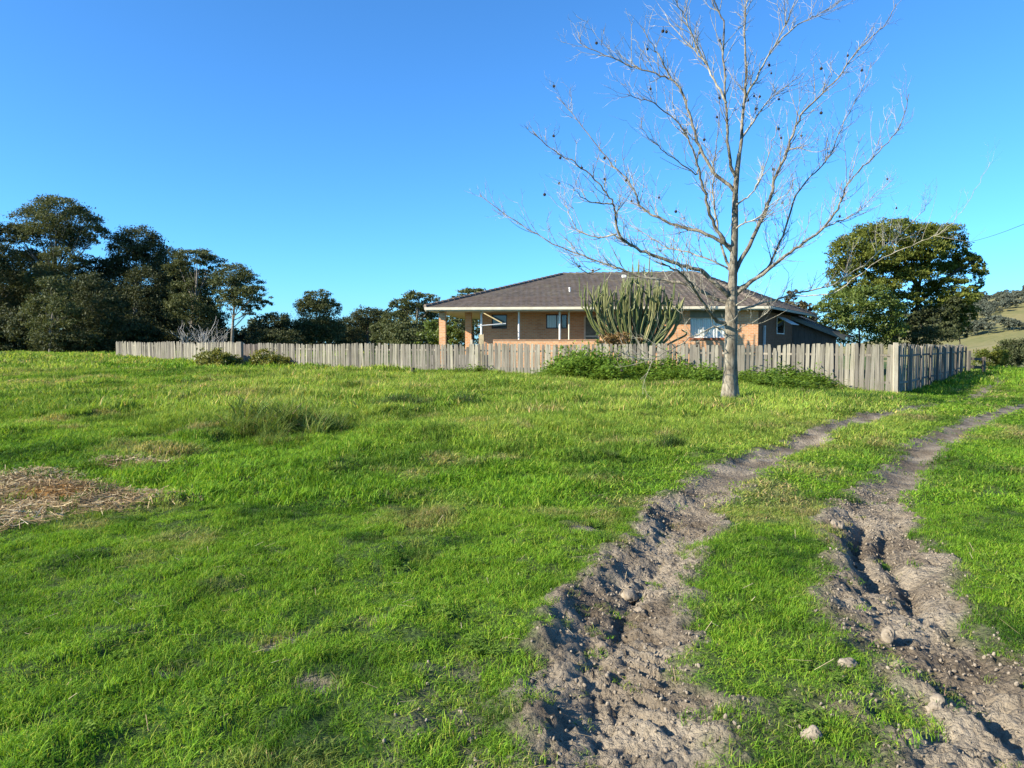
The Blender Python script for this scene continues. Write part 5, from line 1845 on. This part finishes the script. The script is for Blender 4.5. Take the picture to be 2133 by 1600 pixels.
n_ = 3600
x = rw.uniform(-6, 6, n_); y = 1.6 + 9.0 * rw.random(n_) ** 1.2
md, rl = mudness(x, y)
k_ = (rw.random(n_) < np.clip(fbm(x * 1.4, y * 1.4, 57, 3) * 2.2, 0.03, 0.8)) & (md < 0.4) & (straw_mask(x, y) < 0.5)
x, y, rl = x[k_], y[k_], rl[k_]
n_ = len(x)
q_ = 0.055 + 0.05 * rw.random(n_)
scatter('clover', np.stack([x, y, base_ground(x, y) + rl], -1), np.stack([rw.normal(0, .2, n_), rw.normal(0, .2, n_), rw.random(n_) * 6.28], -1), np.stack([q_ * 1.6, q_ * 1.6, q_], -1), rw.integers(0, 5, n_), np.ones((n_, 3)), coll_w, 'low broad leaved weeds mixed into the turf')

# ------------------------------------------------------------------ straw heap
M_STRAW = Mat('straw', 0.7, 0.2)
M_STRAW.color(M_STRAW.ramp(M_STRAW.attr('lc').outputs['Fac'], [(0.0, (0.14, 0.085, 0.035)), (0.35, (0.30, 0.20, 0.09)), (0.7, (0.42, 0.32, 0.17)), (1.0, (0.55, 0.47, 0.30))]))
M_STRAW = M_STRAW.m
rs = np.random.default_rng(55)
n_ = 60000
x = HEAP[0] + rs.uniform(-3.2, 2.3, n_); y = HEAP[1] + rs.uniform(-1.7, 2.3, n_)
k_ = rs.random(n_) < straw_mask(x, y) * 0.62
x, y = x[k_], y[k_]
n_ = len(x)
hump = 0.10 * np.exp(-(((x + 4.55) / 0.55) ** 2 + ((y - 7.45) / 0.22) ** 2)) + 0.05 * np.maximum(0, fbm(x * 2.2, y * 2.2, 19, 3))
z = ground(x, y) + 0.05 * straw_mask(x, y) + hump + rs.random(n_) * 0.02
yaw = rs.random(n_) * 6.283; pit = rs.normal(0, 0.25, n_)
d_ = np.stack([np.cos(yaw) * np.cos(pit), np.sin(yaw) * np.cos(pit), np.sin(pit)], -1)
L_ = rs.uniform(0.05, 0.20, n_)[:, None]
w_ = np.stack([-np.sin(yaw), np.cos(yaw), rs.normal(0, 0.4, n_)], -1) * 0.0024
c_ = np.stack([x, y, z + 0.008], -1)
v_ = np.stack([c_ - d_ * L_ / 2 - w_, c_ - d_ * L_ / 2 + w_, c_ + d_ * L_ / 2 + w_, c_ + d_ * L_ / 2 - w_], 1).reshape(-1, 3)
orange = np.exp(-(((x + 4.55) / 0.7) ** 2 + ((y - 7.4) / 0.3) ** 2))
lcv = np.clip(rs.random(n_) * 0.9 + 0.1 - 0.4 * orange, 0, 1)
sh = empty('straw_heap', (HEAP[0], HEAP[1], gz(*HEAP)), 'flattened heap of old straw on the grass', 'straw heap')
add_np('straw', np_mesh('straw', v_, [np.arange(n_ * 4).reshape(-1, 4)], M_STRAW, False, {'lc': np.repeat(lcv, 4)}), sh)['kind'] = 'stuff'
# matted core
hx_, hy_ = np.meshgrid(np.linspace(-5.4, -3.6, 50), np.linspace(6.9, 8.0, 36))
hz_ = ground(hx_, hy_) + 0.02 + 0.10 * np.exp(-(((hx_ + 4.55) / 0.55) ** 2 + ((hy_ - 7.45) / 0.22) ** 2)) + 0.012 * fbm(hx_ * 9, hy_ * 9, 3, 2) - 0.06 * sstep(0.6, 1.0, np.hypot((hx_ + 4.5) / 0.9, (hy_ - 7.45) / 0.55))
ii = np.arange(hx_.size).reshape(hx_.shape)
qq = np.stack([ii[:-1, :-1], ii[:-1, 1:], ii[1:, 1:], ii[1:, :-1]], -1).reshape(-1, 4)
mm_ = Mat('matted_straw', 0.95, 0.1)
nn_ = mm_.noise(30, 5, 0.7, mm_.coord('Object'))
mm_.color(mm_.ramp(nn_, [(0.3, (0.13, 0.065, 0.022)), (0.6, (0.33, 0.185, 0.06)), (0.8, (0.42, 0.28, 0.12))])); mm_.bump(nn_, 1.0, 0.03)
add_np('matted_core', np_mesh('matted_core', np.stack([hx_, hy_, hz_], -1).reshape(-1, 3), [qq], mm_.m, True), sh)

# ------------------------------------------------------------------ crumbled mud, clods and stray straws
def clod_mesh(seed, mat):
    r_ = np.random.default_rng(seed)
    import bmesh
    bm_ = bmesh.new(); bmesh.ops.create_icosphere(bm_, subdivisions=2 if seed < 900 else 4, radius=1.0)
    v_ = np.array([p_.co[:] for p_ in bm_.verts])
    k_ = 1 + 0.55 * fbm(v_[:, 0] * 1.7 + seed, v_[:, 1] * 1.7 + v_[:, 2] * 1.5, seed, 3) + (0.16 * r_.normal(size=len(v_)) if seed < 900 else 0.30 * fbm(v_[:, 0] * 5 + v_[:, 2] * 2.2, v_[:, 1] * 5 - v_[:, 2] * 4.1, seed + 3, 4, 0.7))
    k_ = np.minimum(k_, 1.12)
    v_ = v_ * k_[:, None] * np.array([1, 0.8, 0.62])
    f_ = np.array([[q_.index for q_ in t.verts] for t in bm_.faces])
    bm_.free()
    return np_mesh('clod', v_, [f_], mat, False)


mc = Mat('dried_mud', 0.95, 0.15)
pn = mc.noise(14.0, 5, 0.65, mc.coord('World'))
mc.color(mc.ramp(pn, [(0.25, (0.105, 0.084, 0.062)), (0.5, (0.215, 0.180, 0.135)), (0.75, (0.320, 0.275, 0.210))])); mc.bump(pn, 0.8, 0.02)
M_CLOD = mc.m
coll_c = source_collection('mud_clod', [clod_mesh(700 + i, M_CLOD) for i in range(5)])
n_ = 60000
x = rs.uniform(-0.6, 4.6, n_); y = 1.5 + 6.5 * rs.random(n_) ** 1.15
md, rl = mudness(x, y)
k_ = rs.random(n_) < md * np.clip(0.55 + 0.9 * fbm(x * 3, y * 3, 14, 3), 0.06, 1) * 0.7
x, y, rl = x[k_], y[k_], rl[k_]
n_ = len(x)
s_ = 0.003 + 0.010 * rs.random(n_) ** 3
z = base_ground(x, y) + rl + s_ * 0.3
scatter('mud_crumbs', np.stack([x, y, z], -1), rs.random((n_, 3)) * 6.28, np.repeat(s_[:, None], 3, 1), rs.integers(0, 5, n_), np.ones((n_, 3)), coll_c, 'crumbled lumps of mud along the wheel ruts')
# the larger clods one can count
for i, (px, py, s_, lab) in enumerate(((1765, 1398, 0.042, 'pale rounded clod on the grass strip between the ruts'), (1312, 1222, 0.07, 'biggest pale clod in the left rut'), (1868, 1392, 0.042, 'upright clod at the edge of the dark hollow in the right rut'),
                                      (1950, 1480, 0.05, 'clod on the ridge beside the right rut'), (1335, 1262, 0.05, 'clod just below the biggest clod in the left rut'), (1745, 1100, 0.07, 'grey clod on the left lip of the right rut'),
                                      (1850, 1330, 0.05, 'flat clod in the middle of the right rut'), (1690, 1545, 0.05, 'crumbling clod low on the grass strip between the ruts'), (1255, 1340, 0.045, 'clod on the left side of the left rut'))):
    X, Y, Z = on_ground(px, py)
    o = link(bpy.data.objects.new('mud_clod', clod_mesh(900 + i, M_CLOD)))
    o.location = (X, Y, gz(X, Y) + s_ * 0.15); o.scale = (s_, s_, s_); o.rotation_euler = (0.3 * i, 0.2 * i, i * 1.3)
    setprops(o, lab, 'clod', 'big clods of mud')
# loose straws and dry stalks lying in the grass
n_ = 420
x = rs.uniform(-4, 4.5, n_); y = 1.5 + 8.5 * rs.random(n_)
z = ground(x, y) + 0.02 + 0.03 * rs.random(n_)
yaw = rs.random(n_) * 6.283; pit = rs.normal(0, 0.3, n_)
d_ = np.stack([np.cos(yaw) * np.cos(pit), np.sin(yaw) * np.cos(pit), np.sin(pit)], -1)
L_ = rs.uniform(0.015, 0.06, n_)[:, None]
w_ = np.stack([-np.sin(yaw), np.cos(yaw), np.zeros(n_)], -1) * 0.0013
c_ = np.stack([x, y, z], -1)
v_ = np.stack([c_ - d_ * L_ - w_, c_ - d_ * L_ + w_, c_ + d_ * L_ + w_, c_ + d_ * L_ - w_], 1).reshape(-1, 3)
o = add_np('loose_straw', np_mesh('loose_straw', v_, [np.arange(n_ * 4).reshape(-1, 4)], M_STRAW, False, {'lc': np.repeat(0.5 + 0.5 * rs.random(n_), 4)}))
setprops(o, 'loose dry stalks lying in the near grass', None, None, 'stuff')

# ------------------------------------------------------------------ power line
a = at(1990, 512, 58); b = at(2133, 467, 40); c_ = b + (b - a) * 2.2 + np.array([0, 0, 1.5])
m = MB(); m.tube(catmull([a, b, c_], 8), 0.012, 6)
o = m.build('power_line', mat_plain('cable', (0.05, 0.05, 0.055), 0.6))
setprops(o, 'thin dark power cable crossing the sky by the big tree', 'cable')
